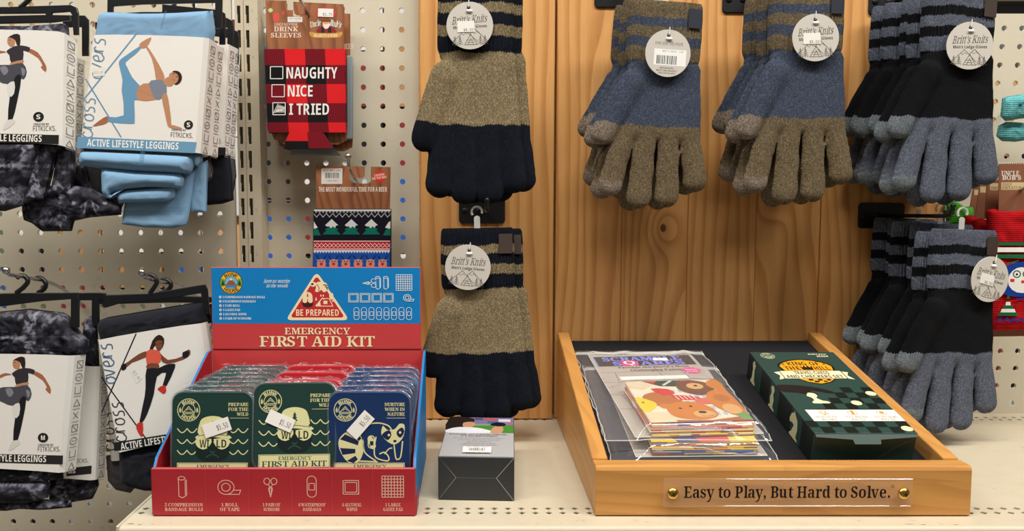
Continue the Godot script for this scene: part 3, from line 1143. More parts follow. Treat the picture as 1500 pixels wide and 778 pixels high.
func gloves() -> void:
	var rel := glove_relief()
	for g in [["navy", "#131925", "#988868", "#10141e", 1.0, 3, true], ["olive", "#7a6c53", "#4c566a", "#8f8274", 0.95, 9, true], ["grey", "#697080", "#090b11", "#7b858c", 0.8, 15, true]]:
		var m := mat("knit " + g[0], "#ffffff", 0.95, 0.0, 0.15)
		m.albedo_texture = glove_zones(g[1], g[2], g[3], g[4], g[5], g[6])
		relief(m, rel, 0.22)
		m.rim_enabled = true
		m.rim = 0.1
		m.rim_tint = 0.6
	for c in ["#3d302a", "#1b2030"]:
		mat("patch " + c, c, 0.6)
	var card := mat("tag card", "#ffffff", 0.7, 0.0, 0.3)
	triplanar(card, speckle("#c9c4bb", "#b4aea5", 0.3, 0.2, 91, 128, 0.5), 30.0)
	glove_parts["open"] = glove_hand("open")
	glove_parts["closed"] = glove_hand("closed")
	glove_parts["cuff"] = glove_cuff()
	var z := 0.135
	# navy and tan, on the narrow board
	var hooks := "hooks on the wood panel"
	var all := "gloves on the wood panel"
	var ink_blue := "#1b2030"
	var brown := "#3d302a"
	peg("black hook plate above the upper navy and tan gloves", at(704, -38, 0.0205), 0.135, hooks)
	glove_pair("navy and tan knit gloves hanging at the top of the narrow board", all, "navy", "closed", at(697, -22, z), -1.0, 0.0, Vector3(0.012, 0.002, -0.017), [false, "$8.00", Vector2(-0.006, -0.0485), 0.0, 3.0], "", 1.04)
	peg("black hook plate between the two navy and tan gloves", at(706, 309, 0.0205), 0.135, hooks)
	glove_pair("navy and tan knit gloves hanging low above the small carton", all, "navy", "closed", at(699, 334, z), 1.0, 0.0, Vector3(0.011, -0.002, -0.016), [false, "", Vector2(-0.0115, -0.0445), 0.0, -7.0], brown, 0.96)
	# blue and olive, two bundles of two pairs
	peg("black hook plate above the blue gloves with the barcode tag", at(905, -8, 0.0165), 0.14, hooks)
	glove_pair("blue and olive knit gloves whose tag shows a barcode", all, "olive", "open", at(976, 4, 0.138), -3.0, 2.0, Vector3(-0.004, -0.003, -0.022), [true, "", Vector2(0.002, -0.059), 4.0, 0.0], ink_blue)
	glove_pair("blue and olive knit gloves tucked behind the barcode-tagged pair", all, "olive", "open", at(964, 3, 0.088), -4.0, 3.0, Vector3(-0.004, -0.002, -0.024), [], ink_blue)
	peg("black hook plate above the blue gloves with the price tag", at(1092, 0, 0.0165), 0.14, hooks)
	glove_pair("blue and olive knit gloves with a priced round tag, near the knot hole", all, "olive", "open", at(1182, -17, 0.138), -0.5, 0.0, Vector3(-0.005, -0.003, -0.020), [false, "$8.00", Vector2(0.006, -0.0575), 0.0, 2.0], ink_blue, 0.96)
	glove_pair("blue and olive knit gloves tucked behind the priced pair", all, "olive", "open", at(1160, -6, 0.090), -1.5, 3.0, Vector3(-0.005, 0.0, -0.024), [false, "", Vector2(-0.022, -0.062), 20.0, 0.0], ink_blue)
	# black and grey, two bundles of three pairs
	peg("black hook plate above the upper black and grey gloves", at(1306, 3, 0.0205), 0.15, hooks)
	glove_pair("black and grey knit gloves, frontmost of the upper bundle, tag facing out", all, "grey", "open", at(1406, -13, 0.142), -1.5, 4.0, Vector3(-0.003, -0.004, -0.020), [false, "", Vector2(0.006, -0.063), -4.0, 0.0], brown, 0.94)
	glove_pair("black and grey knit gloves, middle pair of the upper bundle", all, "grey", "open", at(1372, 0, 0.092), -2.0, 6.0, Vector3(-0.006, -0.001, -0.022), [])
	glove_pair("black and grey knit gloves, backmost pair of the upper bundle", all, "grey", "open", at(1343, 8, 0.054), -2.5, 6.0, Vector3(-0.004, 0.0, -0.018), [])
	peg("black hook plate above the lower black and grey gloves", at(1290, 316, 0.0205), 0.15, hooks)
	glove_pair("black and grey knit gloves, frontmost of the lower bundle, tag turned aside", all, "grey", "open", at(1412, 336, 0.142), -2.0, 10.0, Vector3(-0.003, -0.004, -0.020), [false, "$8.00", Vector2(0.026, -0.056), 4.0, -12.0], brown, 0.94)
	glove_pair("black and grey knit gloves, middle pair of the lower bundle", all, "grey", "open", at(1380, 328, 0.094), -2.0, 10.0, Vector3(-0.008, 0.001, -0.022), [])
	glove_pair("black and grey knit gloves, backmost pair of the lower bundle", all, "grey", "open", at(1348, 323, 0.056), -2.0, 8.0, Vector3(-0.008, 0.002, -0.018), [])

# ---------------------------------------------------------------- first aid kit display
# a round badge with rope-like lettering
func badge(k: Ink, x: float, y: float, r: float, face, line: Color, colours := false) -> void:
	if face != null:
		k.disc(x, y, r, r, face)
	k.ring(x, y, r * 0.97, r * 0.97, r * 0.06, line)
	if colours:
		k.disc(x, y, r * 0.56, r * 0.56, lin("#6fb6dd"))
		for s in [-1.0, 1.0]:
			k.poly([x + s * r * 0.56, y - r * 0.30, x + s * r * 0.88, y - r * 0.36, x + s * r * 0.92, y, x + s * r * 0.88, y + r * 0.36, x + s * r * 0.56, y + r * 0.30], lin("#5aa644"))
			k.poly([x + s * r * 0.72, y - r * 0.26, x + s * r * 0.86, y + r * 0.14, x + s * r * 0.58, y + r * 0.14], lin("#1f4a30"))
			k.poly([x + s * r * 0.72, y - r * 0.02, x + s * r * 0.88, y + r * 0.24, x + s * r * 0.56, y + r * 0.24], lin("#1f4a30"))
		k.poly([x - r * 0.5, y + r * 0.22, x, y - r * 0.4, x + r * 0.5, y + r * 0.22], lin("#9c5236"))
		k.poly([x - r * 0.14, y - r * 0.22, x, y - r * 0.4, x + r * 0.14, y - r * 0.22], lin("#f3e4c4"))
		k.poly([x - r * 0.52, y + r * 0.22, x + r * 0.52, y + r * 0.22, x + r * 0.38, y + r * 0.42, x - r * 0.38, y + r * 0.42], lin("#3f86ba"))
		k.ring(x, y, r * 0.56, r * 0.56, r * 0.04, line)
	else:
		k.ring(x, y, r * 0.56, r * 0.56, r * 0.05, line)
		k.stroke([x - r * 0.45, y + r * 0.2, x, y - r * 0.3, x + r * 0.45, y + r * 0.2], r * 0.05, line)
		k.stroke([x - r * 0.5, y + r * 0.2, x + r * 0.5, y + r * 0.2], r * 0.05, line)
		k.stroke([x - r * 0.4, y + r * 0.32, x + r * 0.4, y + r * 0.32], r * 0.05, line)
		k.stroke([x - r * 0.2, y + r * 0.05, x, y - r * 0.12, x + r * 0.2, y + r * 0.05], r * 0.04, line)
		for s in [-1.0, 1.0]:
			k.stroke([x + s * r * 0.74, y - r * 0.22, x + s * r * 0.74, y + r * 0.22], r * 0.05, line)
			for q in 3:
				k.stroke([x + s * r * 0.74 - r * 0.1, y - r * 0.02 + q * r * 0.1, x + s * r * 0.74, y - r * 0.14 + q * r * 0.1, x + s * r * 0.74 + r * 0.1, y - r * 0.02 + q * r * 0.1], r * 0.04, line)
	k.arc_words("BUNK", x, y, r * 0.75, -PI / 2, 0.42, r * 0.26, r * 0.28, line, "bold")
	k.arc_words("HOUSE", x, y, r * 0.75, PI / 2, 0.36, r * 0.24, r * 0.28, line, "bold", true)

func spruce(k: Ink, x: float, y: float, h: float, c: Color) -> void:
	for q in 3:
		var t := y - h + q * h * 0.24
		k.poly([x, t, x + h * (0.16 + q * 0.07), t + h * 0.34, x - h * (0.16 + q * 0.07), t + h * 0.34], c)
	k.rect(x - h * 0.04, y - h * 0.2, x + h * 0.04, y, c)

func wave(k: Ink, x0: float, x1: float, y: float, h: float, w: float, c: Color, bumps := 2) -> void:
	var a := []
	var step := (x1 - x0) / bumps
	for b in bumps:
		for q in 7:
			var t := q / 6.0
			a.append(x0 + step * (b + t))
			a.append(y + h * sin(t * PI))
	k.stroke(a, w, c)

# small drawings that list what a kit holds
func drawing(k: Ink, what: String, x: float, y: float, s: float, c: Color, w: float) -> void:
	match what:
		"roll":
			k.stroke([x - s * 0.32, y - s * 0.85, x - s * 0.30, y + s * 0.85, x, y + s, x + s * 0.30, y + s * 0.85, x + s * 0.30, y - s * 0.6, x + s * 0.42, y - s * 0.7, x + s * 0.42, y + s * 0.7, x + s * 0.30, y + s * 0.85], w, c)
			k.ring(x - s * 0.02, y - s * 0.85, s * 0.32, s * 0.16, w, c)
		"tape":
			k.ring(x - s * 0.2, y, s * 0.8, s * 0.72, w, c)
			k.ring(x - s * 0.2, y, s * 0.42, s * 0.4, w, c)
			k.stroke([x - s * 0.2, y + s * 0.72, x + s * 1.1, y + s * 0.72, x + s * 1.25, y + s * 0.3, x + s * 0.55, y + s * 0.3], w, c)
		"scissors":
			for q in [-1.0, 1.0]:
				k.ring(x + q * s * 0.36, y - s * 0.62, s * 0.30, s * 0.34, w, c)
				k.stroke([x + q * s * 0.24, y - s * 0.3, x - q * s * 0.12, y + s * 0.2, x + q * s * 0.02, y + s * 1.0, x + q * s * 0.2, y + s * 0.2, x + q * s * 0.1, y - s * 0.1], w, c)
			k.disc(x, y, s * 0.08, s * 0.08, c)
		"plaster":
			k.line(host_rr(x - s * 0.42, y - s, x + s * 0.42, y + s, s * 0.4), w, c, true)
			k.line(host_rr(x - s * 0.26, y - s * 0.3, x + s * 0.26, y + s * 0.32, s * 0.05), w, c, true)
		"wipe":
			k.line(host_rr(x - s, y - s * 0.9, x + s, y + s * 0.9, s * 0.06), w, c, true)
			k.line(host_rr(x - s * 0.75, y - s * 0.65, x + s * 0.75, y + s * 0.65, s * 0.06), w, c, true)
		"gauze":
			for q in 8:
				var t := -1.0 + q * 2.0 / 7.0
				k.stroke([x + t * s, y - s, x + t * s, y + s], w, c)
				k.stroke([x - s, y + t * s, x + s, y + t * s], w, c)

func host_rr(x0: float, y0: float, x1: float, y1: float, r: float) -> PackedVector2Array:
	return round_rect(x0, y0, x1, y1, r, 4)

func raccoon(k: Ink, c: Color, fill: Color, bare: Color) -> void:
	# in a 160 x 130 field: ringed tail at the left, body, masked face at the right
	k.poly([6, 62, 18, 48, 38, 40, 52, 46, 60, 64, 62, 90, 56, 108, 44, 118, 26, 114, 12, 96, 5, 78], c, 3)
	for b in [[8, 62, 20, 50, 52, 66, 50, 76], [8, 82, 44, 84, 44, 94, 14, 98], [24, 112, 44, 100, 50, 108, 40, 117], [34, 42, 46, 43, 58, 60, 52, 66]]:
		k.poly([b[0], b[1], b[2], b[3], b[4], b[5], b[6], b[7]], bare)
	k.stroke([44, 50, 66, 30, 96, 24, 120, 30, 128, 40], 3.0, c, 4)
	k.stroke([52, 112, 62, 88, 62, 64, 66, 92, 92, 112], 3.0, c, 4)
	k.stroke([92, 56, 88, 84, 92, 104, 118, 112, 122, 104, 112, 92, 100, 96], 3.0, c, 4)
	k.stroke([112, 96, 122, 84, 130, 82], 2.6, c, 3)
	k.stroke([134, 74, 138, 104, 144, 108, 150, 100, 154, 66], 3.0, c, 4)
	k.stroke([52, 112, 96, 114], 3.0, c)
	k.poly([104, 46, 108, 30, 118, 40, 136, 38, 146, 26, 158, 28, 158, 46, 152, 62, 136, 74, 120, 68, 108, 56], c, 2)
	k.poly([106, 50, 122, 40, 128, 52, 120, 64, 110, 58], lin("#1d2a4a"), 2)
	k.poly([140, 44, 152, 34, 158, 44, 150, 58, 142, 54], lin("#1d2a4a"), 2)
	k.disc(122, 52, 3, 3, c)
	k.disc(148, 46, 3, 3, c)
	k.disc(136, 66, 4, 3, lin("#1d2a4a"))
	k.line(host_rr(74, 54, 88, 82, 6).duplicate(), 2.4, c, true)
	k.poly([72, 60, 82, 56, 92, 78, 82, 84], fill, 3)
	k.rect(78, 66, 86, 76, bare)

# a rounded tin with its lid print, wrapped in film
func tin(label: String, group: String, colour: String, where: Vector3, lean: float, yaw: float, front: bool, price: bool, low_band := true) -> void:
	var t := thing("first_aid_tin", label, "tin", where, group)
	t.rotation = Vector3(deg_to_rad(lean), deg_to_rad(yaw), 0)
	var w := 0.0755
	var h := 0.0800
	var d := 0.0165
	var b := MB.new()
	var o := round_rect(-w / 2, 0, w / 2, h, 0.010, 6)
	b.slab(o, -d, -0.0045, Transform3D(), 0.0012, true)
	part("base", b.done(), M["tin " + colour], t)
	b = MB.new()
	b.slab(round_rect(-w / 2 - 0.0006, -0.0006, w / 2 + 0.0006, h + 0.0006, 0.0105, 6), -0.0068, 0.0, Transform3D(), 0.0014, true)
	var lid := part("lid", b.done(), M["tin " + colour], t)
	# print in 124 x 131 units
	var u := w / 124.0
	var k := ink(Vector3(-w / 2, h, 0.0), Vector3(u, 0, 0), Vector3(0, -u, 0))
	var cream := lin("#d8d5a0")
	var line := 1.0
	badge(k, 25, 27, 17.5, null, cream)
	var three: Array = {"green": ["PREPARE", "FOR THE", "WILD"], "blue": ["NURTURE", "WHEN IN", "NATURE"], "red": ["WHEN THINGS", "GET", "HAIRY"]}[colour]
	for q in 3:
		var len2: float = three[q].length() * 4.4
		k.words(three[q], 116 - len2, 16 + q * 7.4, 116, 21 + q * 7.4, cream, "serif_bold")
	k.rect(88, 39, 117, 39.6, cream)
	if front and colour == "green":
		for q in 3:
			wave(k, 8, 38, 55 + q * 16.5, 6.5, 1.5, cream)
			wave(k, 86, 116, 55 + q * 16.5, 6.5, 1.5, cream)
		# bearded face under a cap
		k.poly([42, 74, 82, 74, 88, 88, 84, 98, 74, 104, 50, 104, 40, 98, 36, 88], lin("#1b2a2a"), 3)
		k.poly([42, 66, 42, 47, 48, 39, 62, 36, 76, 39, 82, 47, 82, 66], cream, 3)
		k.poly([38, 66, 62, 62, 88, 66, 88, 71, 62, 68, 38, 71], cream, 2)
		k.stroke([40, 66.5, 62, 63.5, 86, 66.5], 0.9, lin("#22443a"), 3)
		spruce(k, 62, 60, 17, lin("#22443a"))
		for s in [-1.0, 1.0]:
			k.poly([62 + s * 2, 71, 62 + s * 25, 71, 62 + s * 24, 82, 62 + s * 14, 87, 62 + s * 5, 82], cream, 2)
		k.words("WI", 42, 72, 57, 84, lin("#26362c"), "bold")
		k.words("LD", 68, 72, 83, 84, lin("#26362c"), "bold")
		k.poly([58, 88, 62, 91, 66, 88, 65, 92, 59, 92], lin("#35504a"))
		k.stroke([52, 99, 62, 94, 72, 99], 1.6, lin("#35504a"), 3)
	elif front and colour == "blue":
		var k2 := ink(k.p3(Vector2(12, 31)), k.ux * 0.655, k.uy * 0.655)
		k2.lift = 0.0
		raccoon(k2, cream, cream, lin("#1d2a4a"))
		part("raccoon_print", k2.done(), M["printed lacquer"], lid)
	if front:
		k.rect(8, 107, 116, 128, cream)
		k.rect(9, 108, 115, 127, lin("#21443c" if colour == "green" else "#1b3560"))
		k.rect(9.6, 108.6, 114.4, 126.4, cream)
		k.words("EMERGENCY", 38, 110, 88, 115.5, lin("#21443c"), "serif_bold")
		k.words("FIRST AID KIT", 13, 117, 111, 125.5, lin("#21443c"), "serif_bold")
	part("lettering", k.done(), M["printed lacquer"], lid)
	if price:
		b = MB.new()
		var spot := Vector3(0.004, h - 0.0325, 0.0010) if colour == "green" else Vector3(-0.008, h - 0.030, 0.0010)
		var r := Basis(Vector3.BACK, 0.33 if yaw < 2.0 and colour == "green" else (0.85 if colour == "blue" else -0.42))
		if colour == "green" and yaw >= 2.0:
			spot = Vector3(-0.013, h - 0.0345, 0.0010)
		b.box(Vector3(0.0255, 0.0125, 0.0003), Transform3D(r, spot), 0.0)
		var st := part("price_sticker", b.done(), M["white paper"], t)
		var k3 := ink(spot + Vector3(0, 0, 0.00016), r.x * 0.001, -r.y * 0.001)
		k3.words("$5.50", 0, -2.2, 10.5, 3.6, lin("#45454c"), "mono")
		part("lettering", k3.done(), M["printed paper"], st)
	# shrink film, gathered at the top edge
	b = MB.new()
	var rim := round_rect(-w / 2 - 0.0014, -0.0004, w / 2 + 0.0014, h + 0.0018, 0.0112, 6)
	var mid := Vector2(0, h / 2)
	for q in rim.size():
		var e := (q + 1) % rim.size()
		var na := Vector3(rim[q].x - mid.x, rim[q].y - mid.y, 0).normalized()
		var nb := Vector3(rim[e].x - mid.x, rim[e].y - mid.y, 0).normalized()
		b.quad4(Vector3(rim[q].x, rim[q].y, -d), Vector3(rim[e].x, rim[e].y, -d), Vector3(rim[e].x, rim[e].y, 0.0004), Vector3(rim[q].x, rim[q].y, 0.0004), na, nb, nb, na)
		var ia := mid + (rim[q] - mid) * 0.955
		var ib := mid + (rim[e] - mid) * 0.955
		b.quad4(Vector3(rim[q].x, rim[q].y, 0.0004), Vector3(rim[e].x, rim[e].y, 0.0004), Vector3(ib.x, ib.y, 0.0011), Vector3(ia.x, ia.y, 0.0011), (na + Vector3.BACK).normalized(), (nb + Vector3.BACK).normalized(), Vector3.BACK, Vector3.BACK)
	var rng := RandomNumberGenerator.new()
	rng.seed = int(where.z * 10000.0) + int(where.x * 3000.0)
	for q in 6:
		var x := rng.randf_range(-w / 2 + 0.004, w / 2 - 0.004)
		var z := rng.randf_range(-d, 0.0)
		b.tube([Vector3(x, h + 0.0017, z), Vector3(x + rng.randf_range(-0.003, 0.003), h + 0.0034, z + rng.randf_range(-0.002, 0.002)), Vector3(x + rng.randf_range(-0.009, 0.009), h + 0.0018, z + rng.randf_range(-0.003, 0.003))], 0.0004, 5)
	part("shrink_film", b.done(), M["shrink film"], t)

func first_aid() -> void:
	mat("tin green", "#1d3a36", 0.22)
	mat("tin blue", "#16305c", 0.22)
	mat("tin red", "#b3242b", 0.25)
	var red := mat("red card", "#ffffff", 0.5)
	triplanar(red, speckle("#a8222c", "#7c1a22", 0.2, 0.05, 71, 128, 0.6), 8.0)
	var brick := mat("red header card", "#c23a3c", 0.5)
	var blue := mat("blue card", "#0f7cc0", 0.45)
	var film := mat("shrink film", "#ffffff", 0.1)
	film.transparency = BaseMaterial3D.TRANSPARENCY_ALPHA
	film.albedo_color = Color(0.9, 0.94, 1.0, 0.06)
	mat("card edge", "#9a7d5c", 0.8)
	var x0 := -0.2925
	var x1 := -0.0505
	var zf := 0.3515
	var zb := 0.180
	var t := thing("first_aid_display", "red and blue cardboard counter display for first aid kit tins", "display box", Vector3((x0 + x1) * 0.5, 0.0005, (zf + zb) * 0.5))
	var o := -t.position
	var w := x1 - x0
	var b := MB.new()
	b.box(Vector3(w, 0.0452, 0.003), Transform3D(Basis(), o + Vector3((x0 + x1) / 2, 0.0231, zf - 0.0015)), 0.0012)
	var front := part("front_panel", b.done(), red, t)
	# its print, in photo-like units of 391 x 72
	var u := w / 392.0
	var k := ink(o + Vector3(x0, 0.0455, zf), Vector3(u, 0, 0), Vector3(0, -u, 0))
	var pale := lin("#e3b8a2")
	var words := [["2 COMPRESSION", "BANDAGE ROLLS", 48, 82, "roll", 16.0, 46.0], ["1 ROLL", "OF TAPE", 116, 42, "tape", 15.0, 114.0], ["1 PAIR OF", "SCISSORS", 178, 38, "scissors", 14.5, 177.0], ["8 WATERPROOF", "BANDAGES", 238, 58, "plaster", 16.0, 238.0], ["4 ALCOHAL", "WIPES", 297, 42, "wipe", 11.5, 296.0], ["1 LARGE", "GAUZE PAD", 358, 42, "gauze", 16.0, 358.0]]
	for e in words:
		var long: float = e[3] * 0.69
		var a: float = long if e[0].length() >= e[1].length() else long * e[0].length() / e[1].length()
		var c: float = long if e[1].length() >= e[0].length() else long * e[1].length() / e[0].length()
		k.words(e[0], e[2] - a / 2, 53, e[2] + a / 2, 58, pale, "serif_bold")
		k.words(e[1], e[2] - c / 2, 60, e[2] + c / 2, 65, pale, "serif_bold")
		drawing(k, e[4], e[6], 29.0 if e[4] != "gauze" and e[4] != "plaster" else 28.0, e[5], pale, 1.1)
	for x in [81.0, 144.0, 208.0, 268.0, 328.0]:
		k.rect(x, 1, x + 0.5, 70, lin("#c9474e"))
	part("lettering", k.done(), M["printed paper"], front)
	# bottom, sides, back and raised header
	b = MB.new()
	b.box(Vector3(w - 0.004, 0.002, zf - zb - 0.004), Transform3D(Basis(), o + Vector3((x0 + x1) / 2, 0.0016, (zf + zb) / 2)), 0.0)
	part("bottom", b.done(), red, t)
	for s in [x0 + 0.0012, x1 - 0.0012]:
		# sides rise in a slope from the front panel to the header
		var prof := PackedVector2Array([Vector2(zf - 0.003, 0.001), Vector2(zf - 0.003, 0.040), Vector2(zf - 0.012, 0.052), Vector2(zb + 0.012, 0.122), Vector2(zb, 0.123), Vector2(zb, 0.001)])
		var xf := Transform3D(Basis(Vector3(0, 0, 1), Vector3(0, 1, 0), Vector3(-1, 0, 0)), o + Vector3(s, 0, 0))
		b = MB.new()
		b.slab(prof, -0.0012, 0.0012, xf, 0.0003)
		var side := part("side_panel", b.done(), blue, t)
		b = MB.new()
		b.slab(prof, -0.0003, 0.0003, xf.translated(Vector3(0.0015 if s < -0.2 else -0.0015, 0, 0)), 0.0)
		part("lining", b.done(), red, side)
		if s > -0.2:
			b = MB.new()
			b.slab(PackedVector2Array([Vector2(zf - 0.003, 0.001), Vector2(zf - 0.003, 0.018), Vector2(zf - 0.03, 0.018), Vector2(zf - 0.03, 0.001)]), -0.0002, 0.0002, xf.translated(Vector3(0.0015, 0, 0)), 0.0)
			part("side_band", b.done(), red, side)
	b = MB.new()
	b.box(Vector3(w - 0.008, 0.1255, 0.0022), Transform3D(Basis(), o + Vector3((x0 + x1) / 2, 0.0635, zb + 0.0011)), 0.0004)
	part("back_panel", b.done(), brick, t)
	var lo := at(313, 511, zb)
	var hi := at(616.5, 391, zb)
	var hx0 := lo.x
	var hx1 := hi.x
	b = MB.new()
	b.box(Vector3(hx1 - hx0, hi.y - lo.y, 0.0032), Transform3D(Basis(Vector3.RIGHT, 0.0), o + Vector3((hx0 + hx1) / 2, (hi.y + lo.y) / 2, zb + 0.0016)), 0.0006)
	var head := part("header", b.done(), M["red header card"], t)
	u = (hx1 - hx0) / 1380.0
	k = ink(o + Vector3(hx0, hi.y, zb + 0.0032), Vector3(u, 0, 0), Vector3(0, -u, 0))
	# units: 1380 x 560, as printed
	k.rect(4, 4, 1376, 374, lin("#0f7cc0"))
	badge(k, 132, 103, 76, lin("#f0b53a"), lin("#3a3320"), true)
	var white := lin("#f2efe4")
	k.words("have no worries", 350, 78, 520, 104, white, "serif", 0.0, 0.35)
	k.words("in the woods", 366, 110, 506, 134, white, "serif", 0.0, 0.35)
	var rows := ["2 COMPRESSION BANDAGE ROLLS", "8 WATERPROOF BANDAGES", "1 TAPE ROLL", "1 GAUZE PAD", "4 ALCOHOL WIPES", "1 PAIR OF SCISSORS"]
	for q in 6:
		var y := 198.0 + q * 28.4
		k.disc(58, y, 8, 8, white)
		k.disc(58, y, 4, 4, lin("#c94a50"))
		k.words(rows[q], 74, y - 7, 74 + rows[q].length() * 10.3, y + 7, white, "serif_bold")
	var cream := lin("#f0dfb4")
	k.shape(soft_triangle(696, 28, 486, 352, 908, 352, 30), cream)
	k.shape(soft_triangle(696, 56, 516, 334, 878, 334, 20), lin("#bf2f36"))
	k.words("BE PREPARED", 556, 280, 838, 322, cream, "bold")
	# raccoon, bearded face and tent in the triangle
	k.poly([652, 104, 668, 96, 690, 104, 688, 122, 668, 130, 654, 120], cream, 2)
	k.poly([692, 104, 720, 96, 756, 104, 770, 130, 760, 156, 740, 166, 724, 150, 704, 164, 684, 160, 690, 136], cream, 2)
	k.stroke([696, 112, 712, 140, 704, 158], 5, lin("#bf2f36"))
	for q in 3:
		k.stroke([738 + q * 10, 116 + q * 10, 768, 122 + q * 14], 6, lin("#3c2526"))
	k.poly([656, 110, 672, 104, 676, 116, 662, 120], lin("#3c2526"))
	k.poly([606, 206, 608, 176, 634, 164, 660, 176, 662, 206], cream, 3)
	k.poly([600, 204, 668, 204, 668, 212, 600, 212], cream)
	spruce(k, 634, 200, 28, lin("#bf2f36"))
	for s in [-1.0, 1.0]:
		k.poly([634 + s * 3, 213, 634 + s * 32, 213, 634 + s * 28, 236, 634 + s * 8, 234], cream, 2)
	k.poly([598, 232, 620, 240, 634, 232, 650, 240, 670, 232, 664, 258, 634, 268, 604, 258], lin("#3c2526"), 2)
	k.stroke([686, 258, 732, 204, 786, 260], 6, cream)
	k.poly([700, 258, 732, 214, 772, 214, 792, 258], lin("#bf2f36"))
	k.stroke([732, 208, 776, 208, 800, 258, 690, 258], 5, cream)
	k.poly([690, 256, 716, 224, 720, 258], cream)
	k.rect(738, 222, 764, 244, cream)
	k.poly([780, 206, 776, 182, 788, 190, 796, 168, 804, 186, 800, 206, 790, 216], cream, 2)
	spruce(k, 690, 224, 26, cream)
	for e in [[722, 190], [738, 190], [800, 226]]:
		k.poly([e[0], e[1] - 10, e[0] + 5, e[1], e[0], e[1] + 5, e[0] - 5, e[1]], cream, 2)
	# drawings at the right
	var thin := lin("#d3e2ea")
	var kk := ink(k.p3(Vector2(1020, 106)), k.uy, -k.ux)
	kk.lift = 0.0
	drawing(kk, "scissors", 0, -22, 44, thin, 4.0)
	part("drawing", kk.done(), M["printed paper"], head)
	drawing(k, "roll", 1098, 104, 42, thin, 4.5)
	drawing(k, "roll", 1150, 104, 42, thin, 4.5)
	drawing(k, "gauze", 1270, 102, 52, thin, 4.0)
	for q in 4:
		drawing(k, "wipe", 936 + q * 77, 203, 32, thin, 4.0)
	drawing(k, "tape", 1296, 203, 30, thin, 4.5)
	for q in 8:
		drawing(k, "plaster", 955 + q * 49.5, 308, 41, thin, 3.4)
	k.words("EMERGENCY", 478, 402, 912, 446, cream, "serif_bold")
	k.words("FIRST AID KIT", 312, 458, 1074, 528, cream, "serif_bold")
	part("lettering", k.done(), M["printed paper"], head)
	# tins: green row, middle row, blue row
	var floor_y := 0.0315
	b = MB.new()
	b.box(Vector3(w - 0.010, 0.0285, zf - zb - 0.012), Transform3D(Basis(), o + Vector3((x0 + x1) / 2, 0.0168, (zf + zb) / 2 - 0.002)), 0.0004)
	part("riser", b.done(), red, t)
	for q in 7:
		tin(["dark green tin with cap and sunglasses print, frontmost of its row", "dark green film-wrapped tin, second in the green row", "dark green film-wrapped tin, third in the green row", "dark green film-wrapped tin, fourth in the green row", "dark green film-wrapped tin, fifth in the green row", "dark green film-wrapped tin, sixth in the green row", "dark green film-wrapped tin, last in the green row"][q], "tins in the first aid display", "green", Vector3(-0.2400 + q * 0.0012, floor_y, 0.3400 - q * 0.0195), -6.0, 0.0, q == 0, q == 0)
	tin("dark green tin leaning out in front of the red tins", "tins in the first aid display", "green", Vector3(-0.1635, floor_y + 0.0085, 0.3420), -9.0, 2.5, true, true)
	for q in 3:
		tin(["red tin directly behind the middle green tin", "red tin between two other red tins", "red tin nearest the display's back panel"][q], "tins in the first aid display", "red", Vector3(-0.1640 + q * 0.002, floor_y + 0.003, 0.3030 - q * 0.034), -8.0, 0.0, false, false)
	for q in 6:
		tin(["blue tin with raccoon print and price sticker, frontmost of its row", "blue film-wrapped tin, second in the blue row", "blue film-wrapped tin, third in the blue row", "blue film-wrapped tin, fourth in the blue row", "blue film-wrapped tin, fifth in the blue row", "blue film-wrapped tin, last in the blue row"][q], "tins in the first aid display", "blue", Vector3(-0.0945 + q * 0.0004, floor_y, 0.3400 - q * 0.0215), -6.0, 0.0, q == 0, q == 0)

func soft_triangle(ax: float, ay: float, bx: float, by: float, cx: float, cy: float, r: float) -> PackedVector2Array:
	var v := [Vector2(ax, ay), Vector2(bx, by), Vector2(cx, cy)]
	var o := PackedVector2Array()
	for k in 3:
		var p: Vector2 = v[k]
		var a: Vector2 = p + ((v[(k + 2) % 3] as Vector2) - p).normalized() * r * 1.4
		var b: Vector2 = p + ((v[(k + 1) % 3] as Vector2) - p).normalized() * r * 1.4
		for s in 7:
			var t := s / 6.0
			o.append(a.lerp(p, t).lerp(p.lerp(b, t), t))
	return o

# ---------------------------------------------------------------- wooden tray, puzzles, chess set, carton
const TRAY_X0 := 0.1137
const TRAY_X1 := 0.4573
const TRAY_ZF := 0.3516
const TRAY_ZB := 0.0222

# the sloping felt: local x from the tray's left edge, local y down the slope from its upper edge, z off the felt
func felt_frame() -> Transform3D:
	var down := Vector3(0, -(0.1065 - 0.032), 0.33 - 0.022).normalized()
	return Transform3D(Basis(Vector3.RIGHT, -down, Vector3.RIGHT.cross(-down)), Vector3(0, 0.1065, 0.0225))

